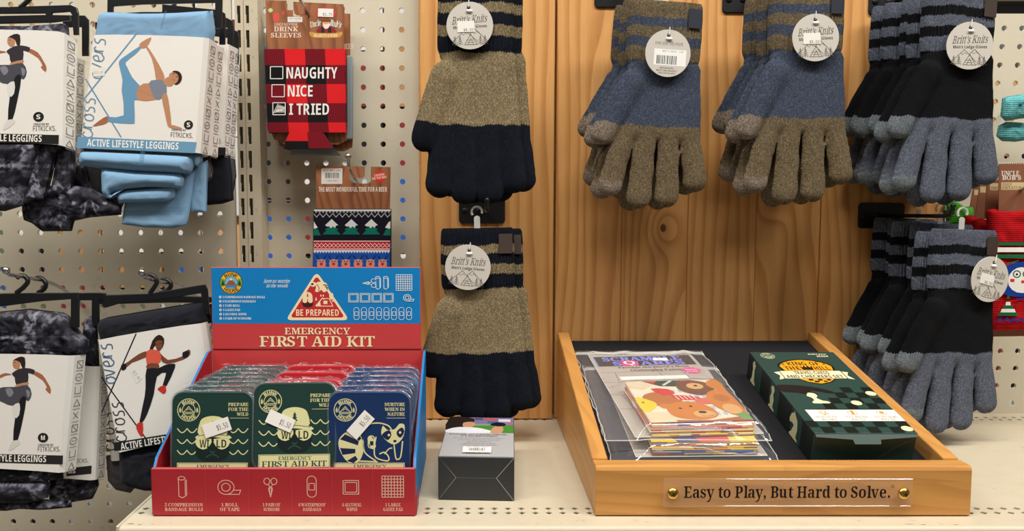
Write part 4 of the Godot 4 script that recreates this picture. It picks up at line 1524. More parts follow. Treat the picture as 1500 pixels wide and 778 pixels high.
func tray() -> void:
	var t := thing("wooden_tray", "sloping wooden display tray with black felt and clear name plate", "tray", Vector3((TRAY_X0 + TRAY_X1) / 2, 0.0006, TRAY_ZF))
	var o := -t.position
	var wood: Material = M["tray wood"]
	var b := MB.new()
	var w := TRAY_X1 - TRAY_X0
	# front board with a rounded upper edge
	var h := 0.0472
	var prof := PackedVector2Array([Vector2(TRAY_ZF, 0.002), Vector2(TRAY_ZF, h - 0.004), Vector2(TRAY_ZF - 0.0012, h - 0.0012), Vector2(TRAY_ZF - 0.004, h), Vector2(TRAY_ZF - 0.018, h), Vector2(TRAY_ZF - 0.021, h - 0.002), Vector2(TRAY_ZF - 0.021, 0.001), Vector2(TRAY_ZF - 0.0015, 0.0006)])
	sweep_x(b, prof, TRAY_X0, TRAY_X1, o)
	var front := part("front_board", b.done(), wood, t)
	# wedge sides
	for s in [0, 1]:
		var x0 := TRAY_X0 if s == 0 else TRAY_X1 - 0.0145
		var side := PackedVector2Array([Vector2(TRAY_ZF - 0.0213, 0.001), Vector2(TRAY_ZF - 0.0213, h + 0.0005), Vector2(TRAY_ZF - 0.03, h + 0.0030), Vector2(TRAY_ZB + 0.012, 0.1158), Vector2(TRAY_ZB + 0.003, 0.1176), Vector2(TRAY_ZB, 0.1165), Vector2(TRAY_ZB, 0.001)])
		b = MB.new()
		var xf := Transform3D(Basis(Vector3(0, 0, 1), Vector3(0, 1, 0), Vector3(-1, 0, 0)), o + Vector3(x0 + 0.0145, 0, 0))
		b.slab(side, 0.0, 0.0145, xf, 0.0008)
		# grain runs along the slope
		for q in b.uv.size():
			b.uv[q] = Vector2(b.uv[q].y + absf(b.n[q].y) * b.v[q].x, b.uv[q].x)
		part("side_board", b.done(), wood, t)
	# felt bed
	b = MB.new()
	var f := felt_frame()
	var bed := 0.317
	b.box(Vector3(w - 0.030, bed, 0.004), Transform3D(Basis(), o) * f * Transform3D(Basis(), Vector3((TRAY_X0 + TRAY_X1) / 2, -bed / 2, -0.002)), 0.0006)
	part("felt_bed", b.done(), M["black felt"], t)
	# acrylic plate, brass screws and lettering
	var u := w / 551.0
	var face := o + Vector3(TRAY_X0, h, TRAY_ZF)
	b = MB.new()
	var px := [98.0 * u, 460.0 * u]
	b.box(Vector3(px[1] - px[0], 42.0 * u, 0.0026), Transform3D(Basis(), face + Vector3((px[0] + px[1]) / 2, -36.5 * u, 0.0045)), 0.0004)
	var plate := part("name_plate", b.done(), M["clear acrylic"], t)
	var k := ink(face + Vector3(0, 0, 0.0059), Vector3(u, 0, 0), Vector3(0, -u, 0))
	k.words("Easy to Play, But Hard to Solve.", 127, 25.5, 427, 50, lin("#1b1512"), "serif_bold")
	k.ring(430.5, 26.5, 1.9, 1.9, 0.7, lin("#3a2a22"))
	part("lettering", k.done(), M["printed paper"], plate)
	for x in [111.0, 447.0]:
		b = MB.new()
		var c := face + Vector3(x * u, -37.0 * u, 0.0)
		b.tube([c, c + Vector3(0, 0, 0.006)], 0.0022, 10)
		b.ball(c + Vector3(0, 0, 0.0062), 0.0053, 18, Vector3(1, 1, 0.62))
		var screw := part("brass_screw", b.done(), M["brass"], t)
		b = MB.new()
		for q in 2:
			b.box(Vector3(0.0046, 0.0011, 0.0006), Transform3D(Basis(Vector3.BACK, 0.4 + q * PI / 2), c + Vector3(0, 0, 0.00945)), 0.0)
		part("cross_slot", b.done(), M["brass recess"], screw)

func sweep_x(b: MB, prof: PackedVector2Array, x0: float, x1: float, o: Vector3) -> void:
	var xf := Transform3D(Basis(Vector3(0, 0, 1), Vector3(0, 1, 0), Vector3(-1, 0, 0)), o + Vector3(x1, 0, 0))
	b.slab(prof, 0.0, x1 - x0, xf, 0.0005)
	for q in b.uv.size():
		b.uv[q] = Vector2(b.uv[q].y + b.uv[q].x, b.v[q].x)

# ---- chess set box
func chess_box() -> void:
	var f := felt_frame()
	var x0 := 0.3265
	var x1 := 0.4250
	var y0 := -0.109
	var y1 := -0.2965
	var hgt := 0.0322
	var t := thing("chess_set_box", "dark green travel chess and checkers box on the black felt", "game box", f * Vector3((x0 + x1) / 2, (y0 + y1) / 2, 0.0004))
	t.basis = f.basis
	var w := x1 - x0
	var l := y0 - y1
	var green := mat("chess card", "#2a433d", 0.42)
	var darker := mat("chess card side", "#16211f", 0.42)
	var b := MB.new()
	b.box(Vector3(w, l, hgt), Transform3D(Basis(), Vector3(0, 0, hgt / 2)), 0.0006)
	part("carton", b.done(), green, t)
	# tuck flap at the lower end: lid edge lifted, tab in the middle
	b = MB.new()
	b.slab(PackedVector2Array([Vector2(-w / 2 + 0.001, -l / 2 - 0.0002), Vector2(-w / 2 + 0.001, -l / 2 - 0.003), Vector2(-w * 0.14, -l / 2 - 0.0055), Vector2(-w * 0.13, -l / 2 - 0.010), Vector2(w * 0.12, -l / 2 - 0.010), Vector2(w * 0.13, -l / 2 - 0.0055), Vector2(w / 2 - 0.001, -l / 2 - 0.003), Vector2(w / 2 - 0.001, -l / 2 - 0.0002)]), 0.0, 0.0006, Transform3D(Basis(Vector3.RIGHT, 0.75), Vector3(0, 0, 0)).translated(Vector3(0, -l / 2 * (1 - cos(0.75)), hgt + l / 2 * sin(0.75) - 0.0012)), 0.0)
	part("tuck_flap", b.done(), green, t)
	# top print: 98 x 187 units (millimetres), x right, y towards the viewer
	var k := ink(Vector3(-w / 2, l / 2, hgt), Vector3(0.001, 0, 0), Vector3(0, -0.001, 0))
	var cream := lin("#e7dcb4")
	var black := lin("#1a1d1c")
	var orange := lin("#eda01f")
	badge(k, 17.5, 11, 8.0, null, lin("#c9c9a4"))
	k.words("make your", 66, 4.5, 87, 9.5, cream, "bold", 0.0, 0.2)
	k.words("move", 74, 10.5, 87, 14.5, cream, "bold", 0.0, 0.2)
	k.poly([18.5, 40, 21, 33, 27, 27.5, 35, 23.5, 43, 21.3, 50, 20.6, 57, 21.3, 65, 23.5, 73, 27.5, 79, 33, 81.5, 40, 79, 52, 21, 52], black)
	k.poly([21, 40, 23.5, 34.5, 29, 29.5, 36, 25.8, 43, 23.8, 50, 23, 57, 23.8, 64, 25.8, 71, 29.5, 76.5, 34.5, 79, 40, 76.5, 52, 23.5, 52], orange)
	k.words("KING OF", 32, 28, 68, 37, black, "bold")
	k.words("THE", 25, 39.5, 42, 49, black, "bold")
	k.words("HILL", 58, 39.5, 75, 49, black, "bold")
	for s in [27.0, 73.0]:
		k.disc(s, 34, 1.4, 1.4, black)
	k.poly([43, 38, 46, 43, 48, 37, 50, 43, 52, 37, 54, 43, 57, 38, 56, 49, 44, 49], black)
	k.poly([9, 55, 19, 52, 19, 69, 9, 73, 13, 63], cream)
	k.poly([91, 55, 81, 52, 81, 69, 91, 73, 87, 63], cream)
	k.rect(15.5, 50.5, 84.5, 71.5, black)
	k.rect(16.5, 51.5, 83.5, 70.5, cream)
	k.words("TRAVEL CHESS", 31, 52.8, 69, 60, black, "bold")
	k.words("AND CHECKERS SET", 19, 62, 81, 69.4, black, "bold")
	k.poly([29, 71.5, 71, 71.5, 63, 79.5, 50, 85, 37, 79.5], black)
	k.poly([31, 71.5, 69, 71.5, 62, 78.5, 50, 83, 38, 78.5], orange)
	for e in [[40, 72, 45, 76], [50, 72, 55, 76], [60, 72, 64, 76], [45, 76, 50, 80], [55, 76, 59, 79]]:
		k.rect(e[0], e[1], e[2], e[3], black)
	# hand lifting a pawn
	k.poly([0, 87, 14, 86, 34, 90, 50, 98, 55, 104, 49, 106, 34, 99, 31, 102, 36, 106, 33, 112, 24, 108, 16, 104, 6, 103, 0, 99], lin("#221f1f"), 2)
	k.poly([24, 109, 27, 104.5, 33, 106, 34, 112, 31, 116, 35, 122, 40, 124, 40, 128, 24, 128, 24, 124, 27, 121, 26, 115, 23, 112], cream, 2)
	# chequered field
	for j in 8:
		for i in 9:
			if (i + j) % 2 == 0 and i * 11.0 > 62.0 - j * 11.5:
				k.rect(i * 11.0 - 1.0 if i else 0.3, 92 + j * 12.0, minf(i * 11.0 + 10.0, w * 1000.0 - 0.3), minf(104 + j * 12.0, l * 1000.0 - 0.3), black)
	k.rect(9, 142, w * 1000.0 - 0.3, 165, lin("#f3eee2"))
	for e in [[25, "MAGNETIC", "BOARD"], [54, "32 CHESS", "PIECES"], [83, "24 CHECKERS", "PIECES"]]:
		k.ring(e[0], 148, 4.4, 4.4, 0.7, lin("#c08a48"))
		k.words(e[1], e[0] - 11, 154.5, e[0] + 11, 158.5, lin("#7d7468"), "serif_bold")
		k.words(e[2], e[0] - 7, 159.8, e[0] + 7, 163.6, lin("#7d7468"), "serif_bold")
	k.stroke([23, 145.5, 23, 149.5, 25, 151.5, 27, 149.5, 27, 145.5], 1.2, lin("#d78a35"))
	k.poly([52, 144.5, 56, 144.5, 55, 147.5, 56, 151.5, 52, 151.5, 53, 147.5], lin("#d78a35"))
	k.disc(83, 148, 2.4, 2.4, lin("#d78a35"))
	for x in [39.5, 68.5]:
		k.rect(x, 144, x + 0.4, 163, lin("#b8b0a0"))
	for e in [[92, 106.5], [67.5, 127.5], [92, 180]]:
		k.disc(e[0], e[1], 5.4, 5.0, lin("#c9c79b"))
		k.disc(e[0], e[1] - 0.6, 5.2, 4.6, cream)
	part("top_print", k.done(), M["printed paper"], t)
	# left side: chess pieces on dark bands
	k = ink(Vector3(-w / 2, l / 2, hgt), Vector3(0, -0.001, 0), Vector3(0, 0, -0.001))
	k.nn = Vector3.LEFT
	k.rect(0.4, 0.4, l * 1000 - 0.4, hgt * 1000 - 0.4, lin("#16211f"))
	for e in [[44.0, 62.0], [98.0, 124.0], [160.0, 186.0]]:
		k.rect(e[0] - 26, 0.5, e[0], hgt * 1000 - 0.5, lin("#2a433d"))
	var bone := lin("#c9c6a0")
	k.poly([18, 3, 22, 3, 22, 6, 25, 6, 23.5, 11, 22.5, 13, 24, 26, 27, 28, 27, 31, 13, 31, 13, 28, 16, 26, 17.5, 13, 16.5, 11, 15, 6, 18, 6], bone)
	k.poly([78, 5, 82, 4, 85, 8, 82.5, 13, 85.5, 19, 84, 27, 88, 29, 88, 31, 73, 31, 73, 29, 76.5, 27, 75, 19, 78, 13, 75, 8], bone, 2)
	k.poly([134, 7, 139, 5, 140, 2, 143, 5, 149, 9, 151, 18, 149, 27, 153, 29, 153, 31, 133, 31, 133, 29, 137, 26, 142, 17, 137, 16, 132, 18, 130, 15], bone)
	part("side_print", k.done(), M["printed paper"], t)
	k = ink(Vector3(-w / 2, -l / 2, hgt), Vector3(0.001, 0, 0), Vector3(0, 0, -0.001))
	k.stroke([66, 26, 76, 18, 90, 9], 0.25, lin("#8c9a90"), 4)
	part("crease", k.done(), M["printed paper"], t)

# ---- puzzle bags
func puzzle_bag(label: String, x0: float, x1: float, y0: float, y1: float, tile: Vector2, z: float, tilt: float, upper: bool, skew: float) -> void:
	var f := felt_frame()
	var mid := Vector2((x0 + x1) / 2, (y0 + y1) / 2)
	var t := thing("puzzle_bag", label, "puzzle bag", f * Vector3(mid.x, mid.y, z), "bagged puzzles in the tray")
	t.basis = f.basis * Basis(Vector3.RIGHT, tilt)
	var w := x1 - x0
	var l := y0 - y1
	# printed card
	var cx0 := -w / 2 + 0.022
	var cx1 := cx0 + 0.129
	var cl := l - 0.016
	var turn := Basis(Vector3.BACK, skew)
	var b := MB.new()
	var cc := Vector3((cx0 + cx1) / 2, 0.001, 0.0016)
	b.box(Vector3(cx1 - cx0, cl, 0.0008), Transform3D(turn, cc), 0.0001)
	var card := part("card", b.done(), M["white paper"], t)
	var u := (cx1 - cx0) / 130.0
	var k := ink(cc + turn * Vector3(-(cx1 - cx0) / 2, cl / 2, 0.0004), turn.x * u, -turn.y * u)
	var H := cl / u
	k.rect(0.5, 0.5, 129.5, H - 0.5, lin("#b3aaa0"))
	# paving pattern of the card
	for e in [[0, 66, 130, 64], [0, 96, 38, 96], [0, 130, 40, 132], [0, 168, 46, 168], [20, 66, 18, 96], [26, 96, 30, 132], [12, 132, 16, 168], [70, 50, 74, 80], [100, 64, 104, 84], [118, 0, 122, 14]]:
		k.stroke([e[0], e[1], (e[0] + e[2]) / 2.0, (e[1] + e[3]) / 2.0 + 0.8, e[2], e[3]], 0.9, lin("#7b716a"), 3)
	k.words("Easy to Play... Hard to Solve", 22, 5, 108, 11, lin("#57504b"), "serif_bold")
	k.rect(4, 15, 126, 47, lin("#2c2725"))
	k.rect(4, 15, 5.5, 47, lin("#5b86dd"))
	for e in [["SCRAMBLE", 14, 17, 112, 30], ["S UARES", 24, 32.5, 112, 45]]:
		k.words(e[0], e[1] + 0.9, e[2] + 0.6, e[3] + 0.9, e[4] + 0.6, lin("#c9549a"), "serif_bold")
		k.words(e[0], e[1], e[2], e[3], e[4], lin("#5b93ee"), "serif_bold")
	k.rect(35, 29, 54, 47.5, lin("#d0447f"))
	k.words("Q", 38, 31, 52, 45.5, lin("#f4e6ea"), "serif_bold")
	k.words("Perhaps the World's Most", 28, 49, 114, 56.5, lin("#332e2c"), "bold")
	k.words("Challenging Puzzle!", 40, 58.5, 104, 66, lin("#332e2c"), "bold")
	var star := []
	for q in 24:
		var r := 12.0 if q % 2 == 0 else 8.5
		star.append(113 + cos(TAU * q / 24) * r * 1.05)
		star.append(66 + sin(TAU * q / 24) * r)
	k.poly(star, lin("#d84a8c"))
	k.words("Made in", 106, 61, 120, 65, lin("#f3d9e4"), "bold")
	k.words("the USA", 106, 67, 120, 71, lin("#f3d9e4"), "bold")
	k.rect(22, 80, 102, 90, lin("#eeece6"))
	part("card_print", k.done(), M["printed paper"], card)
	if upper:
		b = MB.new()
		b.box(Vector3(0.018, 0.0085, 0.0002), Transform3D(turn * Basis(Vector3.BACK, -0.08), k.ground(Vector2(86, 28)) + Vector3(0, 0, 0.0003)), 0.0)
		part("price_sticker", b.done(), M["white paper"], t)
	# a stack of square puzzle tiles, picture side up
	var rng := RandomNumberGenerator.new()
	rng.seed = 12 if upper else 44
	var n := 8
	var side := 0.103
	var th := 0.00155
	var c2 := tile - mid
	var tones := ["#e8c93a", "#b9483c", "#e6d6b4", "#5a4a8c", "#d98d45", "#c9d9e6", "#efe3cf", "#d0433f", "#e0d2bd"] if upper else ["#ecc92c", "#f0d43c", "#cf3f3c", "#e9c72e", "#4b3f86", "#eed13a", "#e8d9b0", "#ecca30", "#3a7ab8"]
	for q in n:
		var zz := 0.0022 + q * th
		b = MB.new()
		b.col = lin(tones[(q * 4) % 9])
		var jog := Transform3D(turn, Vector3(c2.x + rng.randf_range(-0.001, 0.001), c2.y + rng.randf_range(-0.0008, 0.0008) - (n - q) * 0.0006, zz + th / 2))
		b.box(Vector3(side, side, th - 0.0001), jog, 0.0001)
		# bands of colour along the cut edges
		for e in 2:
			var x := -side / 2
			while x < side / 2 - 0.004:
				var ww := minf(rng.randf_range(0.008, 0.03), side / 2 - x)
				b.col = lin(tones[rng.randi() % 9])
				if e == 0:
					b.box(Vector3(ww, 0.0004, th - 0.0003), jog * Transform3D(Basis(), Vector3(x + ww / 2, -side / 2, 0)), 0.0)
				else:
					b.box(Vector3(0.0004, ww, th - 0.0003), jog * Transform3D(Basis(), Vector3(-side / 2, x + ww / 2, 0)), 0.0)
				x += ww
		part("puzzle_tile", b.done(), M["printed paper"], t)
	var ztop := 0.0022 + n * th
	k = ink(Vector3(c2.x, c2.y, ztop) + turn * Vector3(-side / 2, side / 2, 0), turn.x * side / 100.0, -turn.y * side / 100.0)
	if upper:
		teddy_picture(k)
	else:
		k.rect(0, 0, 100, 100, lin("#e9c72e"))
		k.rect(30, 60, 74, 100, lin("#cf3f3c"))
		k.poly([10, 70, 40, 64, 44, 100, 24, 100], lin("#4b3f86"))
	part("picture", k.done(), M["printed paper"], t)
	bag_film(t, w, l, ztop + 0.0016, c2.x, c2.y, side, skew)

# toy bears on a picnic cloth, in a 100 x 100 field
func teddy_picture(k: Ink) -> void:
	k.rect(0, 0, 100, 100, lin("#e3d8c0"))
	for q in 10:
		for r in 5:
			k.rect(28 + q * 7.0, 24 + r * 14.0, 31.5 + q * 7.0, 31 + r * 14.0, lin("#9fb9d6"))
	k.poly([0, 0, 24, 0, 30, 10, 14, 22, 0, 16], lin("#d9c9a8"))
	k.poly([18, 0, 62, 0, 52, 16, 34, 14], lin("#2a3a30"))
	k.poly([20, 0, 34, 0, 30, 7], lin("#c5402f"))
	k.stroke([38, 12, 50, 0], 3.0, lin("#bcd3c4"))
	k.stroke([56, 22, 58, 4, 72, 0], 2.5, lin("#c5402f"), 3)
	var dark := lin("#6f4326")
	var mid := lin("#b06a2c")
	var orange := lin("#c67a2e")
	var sand := lin("#d3a36a")
	# brown bear lying at the top, its muzzle to the right
	k.poly([52, 12, 60, 3, 74, 1, 86, 8, 90, 20, 84, 34, 70, 40, 58, 34, 51, 24], dark, 3)
	k.disc(71, 16, 9, 8, sand)
	k.disc(72, 15, 2.2, 2.0, lin("#2b1b14"))
	k.disc(57, 6, 4, 4, dark)
	# bear at the left
	k.poly([8, 40, 20, 30, 36, 32, 46, 46, 42, 60, 24, 64, 10, 58], mid, 3)
	k.poly([22, 20, 40, 22, 44, 34, 30, 38], lin("#c8322f"), 2)
	k.poly([38, 38, 62, 42, 66, 50, 44, 50], lin("#c8322f"), 2)
	for q in 5:
		k.stroke([42 + q * 4.4, 40, 44 + q * 4.4, 49], 1.0, lin("#efe6da"))
	k.poly([0, 42, 10, 46, 18, 58, 10, 72, 0, 76], lin("#e6c52e"), 3)
	k.disc(5, 54, 1.6, 1.6, lin("#6b4a16"))
	# pink sole
	k.poly([60, 50, 76, 46, 84, 54, 72, 62, 60, 60], lin("#d06a5c"), 3)
	# orange bear at the right
	k.poly([88, 4, 100, 0, 100, 26, 90, 26, 84, 14], orange, 2)
	k.poly([78, 34, 92, 26, 100, 30, 100, 92, 88, 90, 76, 72, 72, 52], orange, 3)
	k.disc(89, 74, 9, 12, sand)
	k.disc(88, 48, 8, 9, mid)
	# the face below
	k.poly([24, 72, 30, 60, 46, 54, 60, 58, 70, 72, 70, 88, 56, 96, 36, 94, 26, 86], orange, 3)
	k.disc(25, 64, 6, 6, orange)
	k.disc(58, 84, 11, 8, sand)
	k.disc(57, 80, 4.2, 2.8, lin("#2b1b14"))
	k.disc(38, 70, 1.8, 1.8, lin("#2b1b14"))
	k.disc(50, 66, 1.8, 1.8, lin("#2b1b14"))
	k.stroke([54, 88, 60, 90, 66, 87], 0.8, lin("#7a4a24"), 3)
	k.poly([0, 76, 22, 78, 30, 96, 28, 100, 0, 100], lin("#dac9a6"))
	k.poly([26, 96, 60, 98, 100, 90, 100, 100, 26, 100], lin("#a9623a"))
	k.poly([88, 86, 100, 82, 100, 100, 90, 98], lin("#6f9656"))

# clear bag: a wrinkled sheet over the stack that falls to the felt all round, with a ridged zip along the top
func bag_film(t: Node3D, w: float, l: float, hgt: float, cx: float, cy: float, side: float, skew: float) -> void:
	var b := MB.new()
	var nx := 44
	var ny := 56
	var f := noise(26.0, int(l * 9000.0), 3)
	var grid := []
	for j in ny + 1:
		var row := []
		for i in nx + 1:
			var x := -w / 2 + w * i / nx
			var y := -l / 2 + l * j / ny
			var rel := Vector2(x - cx, y - cy).rotated(-skew)
			var dx := maxf(absf(rel.x) - side / 2 - 0.001, 0.0)
			var dy := maxf(absf(rel.y) - side / 2 - 0.001, 0.0)
			var d := sqrt(dx * dx + dy * dy)
			var edge := minf(minf(x + w / 2, w / 2 - x), minf(y + l / 2, l / 2 - y))
			var z := 0.0026 + (hgt - 0.0026) * exp(-d * d / (0.010 * 0.010))
			z += f.get_noise_2d(x, y * 0.6) * (0.0006 if d == 0.0 else 0.0030) * smoothstep(0.0, 0.01, edge)
			z = maxf(z, 0.0024 if d > 0.0 else hgt - 0.0006) * smoothstep(-0.002, 0.004, edge)
			if d == 0.0:
				z = maxf(z, hgt - 0.0008)
			row.append(Vector3(x + f.get_noise_2d(y + 5.0, 0) * 0.003 * (1.0 - smoothstep(0.0, 0.02, edge)), y + f.get_noise_2d(x, 9.0) * 0.006 * smoothstep(l / 2 - 0.03, l / 2, y), maxf(z, 0.0006)))
		grid.append(row)
	for j in ny:
		for i in nx:
			var q := []
			for c in [[j, i], [j, i + 1], [j + 1, i + 1], [j + 1, i]]:
				var r: Vector3 = grid[c[0]][mini(c[1] + 1, nx)] - grid[c[0]][maxi(c[1] - 1, 0)]
				var s: Vector3 = grid[mini(c[0] + 1, ny)][c[1]] - grid[maxi(c[0] - 1, 0)][c[1]]
				q.append(r.cross(s).normalized())
			b.quad4(grid[j][i], grid[j][i + 1], grid[j + 1][i + 1], grid[j + 1][i], q[0], q[1], q[2], q[3])
	var film := part("clear_bag", b.done(), M["clear film"], t)
	b = MB.new()
	for r in [ny - 3, ny - 4]:
		var pts := []
		for i in nx + 1:
			pts.append(grid[r][i] + Vector3(0, 0, 0.0006))
		b.tube(pts, 0.0009, 6)
	part("zip_strip", b.done(), M["milky plastic"], film)
	# welded seams
	b = MB.new()
	for i in [0, nx]:
		var pts := []
		for j in ny + 1:
			pts.append(grid[j][i])
		b.tube(pts, 0.0005, 5)
	var low := []
	for i in nx + 1:
		low.append(grid[0][i])
	b.tube(low, 0.0006, 5)
	part("seam", b.done(), M["milky plastic"], film)

# ---- small carton lying on the shelf
func carton() -> void:
	var t := thing("small_carton", "black and grey carton lying on the shelf with its folded end out", "carton", Vector3(0.0085, 0.0003, 0.2400))
	t.rotation.y = -0.05
	var w := 0.0735
	var h := 0.0428
	var l := 0.1425
	mat("carton black", "#2b2d30", 0.45)
	mat("carton grey", "#b5b3b3", 0.4)
	var b := MB.new()
	b.box(Vector3(w, h, l), Transform3D(Basis(), Vector3(0, h / 2, 0)), 0.0005)
	part("box", b.done(), M["carton black"], t)
	# the folded end: four flaps meeting in creases
	var z := l / 2
	for e in [[[-1, 1], [1, 1], [0.53, 0.04], [-0.53, 0.04]], [[-1, -1], [1, -1], [0.53, 0.04], [-0.53, 0.04]], [[-1, 1], [-1, -1], [-0.53, 0.04]], [[1, 1], [1, -1], [0.53, 0.04]]]:
		b = MB.new()
		var o := PackedVector2Array()
		for c in e:
			o.append(Vector2(c[0] * (w / 2 - 0.0003), h / 2 + c[1] * (h / 2 - 0.0003)))
		b.slab(o, z, z + 0.0007, Transform3D(), 0.00025)
		part("end_flap", b.done(), M["carton black"], t)
	# worn pale edges of the folds
	var k := ink(Vector3(0, h / 2, z + 0.0006), Vector3(w / 2, 0, 0), Vector3(0, -h / 2, 0))
	var worn := lin("#a8a49c")
	k.lift = 0.0001
	for s in [-1.0, 1.0]:
		k.stroke([s * 0.985, -0.97, s * 0.53, -0.04, s * 0.98, 0.97], 0.014, worn)
	k.stroke([-0.53, -0.04, 0.53, -0.04], 0.007, lin("#6d6b68"))
	part("worn_folds", k.done(), M["printed paper"], t)
	# top face print, 110 x 213 units
	var u := w / 110.0
	k = ink(Vector3(-w / 2, h, -l / 2), Vector3(u, 0, 0), Vector3(0, 0, u))
	k.nn = Vector3.UP
	k.rect(0.8, 0.8, 109.2, 212, lin("#b5b3b3"))
	k.rect(0.8, 0.8, 109.2, 92, lin("#8e9b74"))
	k.poly([0.8, 0.8, 109.2, 0.8, 109.2, 44, 60, 40, 0.8, 46], lin("#7d74a0"))
	for e in [[60, 6, 82, 18, "#c8553f"], [84, 10, 104, 26, "#d8d4dc"], [66, 24, 84, 36, "#4a5f9a"], [88, 30, 108, 40, "#b06a8c"], [44, 4, 58, 16, "#5b4a6e"]]:
		k.rect(e[0], e[1], e[2], e[3], lin(e[4]))
	k.poly([40, 52, 109.2, 44, 109.2, 92, 0.8, 92], lin("#4f8a3a"))
	k.poly([0.8, 0.8, 32, 0.8, 44, 14, 40, 40, 26, 70, 0.8, 92], lin("#2d221d"), 2)
	k.poly([26, 34, 40, 28, 46, 40, 42, 58, 28, 62], lin("#c99676"), 2)
	k.poly([0.8, 92, 10, 66, 30, 60, 56, 66, 78, 92], lin("#e6e6ea"), 2)
	k.poly([72, 92, 76, 60, 82, 52, 92, 56, 90, 92], lin("#c99676"), 2)
	k.poly([70, 44, 80, 30, 94, 34, 96, 48, 84, 54], lin("#1c1e22"), 2)
	k.words("IT'S A FAN...IT'S A WATER SPRAYER...", 8, 98, 102, 104, lin("#3a3a3c"), "bold")
	k.words("IT'S THE MISTYSPRAY!", 26, 107, 84, 113, lin("#3a3a3c"), "bold")
	var small := ["This dual blast fan sprays mist outdoors", "- picnics, games & festivals", "- gym & stadium", "- adventure & travel", "- whatever, keep cool, wherever"]
	for q in 5:
		var ln: float = [80, 66, 40, 52, 60][q]
		k.words(small[q], 55 - ln / 2, 119 + q * 9.0, 55 + ln / 2, 125 + q * 9.0, lin("#5b5b5e"), "sans")
	part("top_print", k.done(), M["printed lacquer"], t)
	b = MB.new()
	b.box(Vector3(42 * u, 0.0002, 28 * u), Transform3D(Basis(), Vector3(0, h + 0.0016, -l / 2 + 186 * u)), 0.0)
	var st := part("barcode_sticker", b.done(), M["white paper"], t)
	k = ink(Vector3(-21 * u, h + 0.0017, -l / 2 + 172 * u), Vector3(u, 0, 0), Vector3(0, 0, u))
	k.nn = Vector3.UP
	var rng := RandomNumberGenerator.new()
	rng.seed = 8
	var x := 9.0
	while x < 33.0:
		var ww := rng.randf_range(0.5, 1.6)
		k.rect(x, 8, x + ww, 19, lin("#2e2e30"))
		x += ww + rng.randf_range(0.5, 1.5)
	k.words("MISTYSPRAY 4102", 6, 2, 36, 6, lin("#444446"), "mono")
	k.words("0 41020 88210 6", 10, 21, 34, 25, lin("#444446"), "mono")
	part("barcode", k.done(), M["printed paper"], st)

func tray_goods() -> void:
	tray()
	chess_box()
	puzzle_bag("lower clear bag of bright yellow picture tiles, under the teddy bear bag", 0.136, 0.298, -0.080, -0.297, Vector2(0.2270, -0.2310), 0.0004, 0.0, false, 0.02)
	puzzle_bag("upper clear bag of picture tiles with teddy bears on top", 0.131, 0.293, -0.036, -0.284, Vector2(0.2245, -0.2190), 0.0085, -0.062, true, 0.065)
	carton()

# ---------------------------------------------------------------- goods on the pegboard
# a frame on the upright plane at distance z: local units are those of a close-up picture of the goods
func close_up(t: Node3D, z: float, ox: float, oy: float, scale: float) -> Ink:
	var o := at(ox, oy, z)
	var far := at(ox + 100.0, oy, z)
	var low := at(ox, oy + 100.0, z)
	return ink(o - t.position, (far - o) / 100.0 / scale, (low - o) / 100.0 / scale)

func flat_outline(k: Ink, a: Array, steps := 0) -> PackedVector2Array:
	var p := pairs(a)
	if steps:
		p = smooth(p, steps)
	var o := PackedVector2Array()
	for q in p:
		var v := k.o + k.ux * q.x + k.uy * q.y
		o.append(Vector2(v.x, v.y))
	return o

# a cushion of cloth with rounded rim: outline in the frame of k, front at z0, thickness th
func puff(b: MB, outline: PackedVector2Array, z0: float, th: float, rim: float, wrinkle: float, seed_number: int) -> void:
	var f := noise(1.0, seed_number, 3)
	var c := Vector2.ZERO
	for p in outline:
		c += p / outline.size()
	var n := outline.size()
	var levels := [0.0, 0.035, 0.09, 0.17, 0.28, 0.4, 0.52, 0.64, 0.76, 0.88, 1.0]
	var rings := []
	var tilt := []
	for s in levels:
		var ring := []
		var row := []
		for j in n:
			var q: Vector2 = outline[j].lerp(c, s)
			ring.append(Vector3(q.x, q.y, 0.0 if s == 0.0 else puff_height(outline, q, th, rim, wrinkle, f)))
			if s == 0.0:
				var d := (outline[(j + 1) % n] - outline[(j + n - 1) % n]).normalized()
				var w := Vector2(d.y, -d.x)
				if w.dot(outline[j] - c) < 0.0:
					w = -w
				row.append(Vector3(w.x, w.y, 0.35).normalized())
			else:
				var e := 0.0012
				var h0: float = ring[j].z
				var hx := puff_height(outline, q + Vector2(e, 0), th, rim, wrinkle, f)
				var hy := puff_height(outline, q + Vector2(0, e), th, rim, wrinkle, f)
				row.append(Vector3((h0 - hx) / e, (h0 - hy) / e, 1.0).normalized())
		rings.append(ring)
		tilt.append(row)
	var o := Vector3(0, 0, z0 - th * 0.5)
	for side in [1.0, -1.0]:
		var m := Vector3(1, 1, side)
		for i in levels.size() - 1:
			for j in n:
				var e := (j + 1) % n
				var p0: Vector3 = rings[i][j]
				var p1: Vector3 = rings[i][e]
				var p2: Vector3 = rings[i + 1][e]
				var p3: Vector3 = rings[i + 1][j]
				b.quad4(o + p0 * m, o + p1 * m, o + p2 * m, o + p3 * m, tilt[i][j] * m, tilt[i][e] * m, tilt[i + 1][e] * m, tilt[i + 1][j] * m, Vector2(p0.x, p0.y), Vector2(p1.x, p1.y), Vector2(p2.x, p2.y), Vector2(p3.x, p3.y))

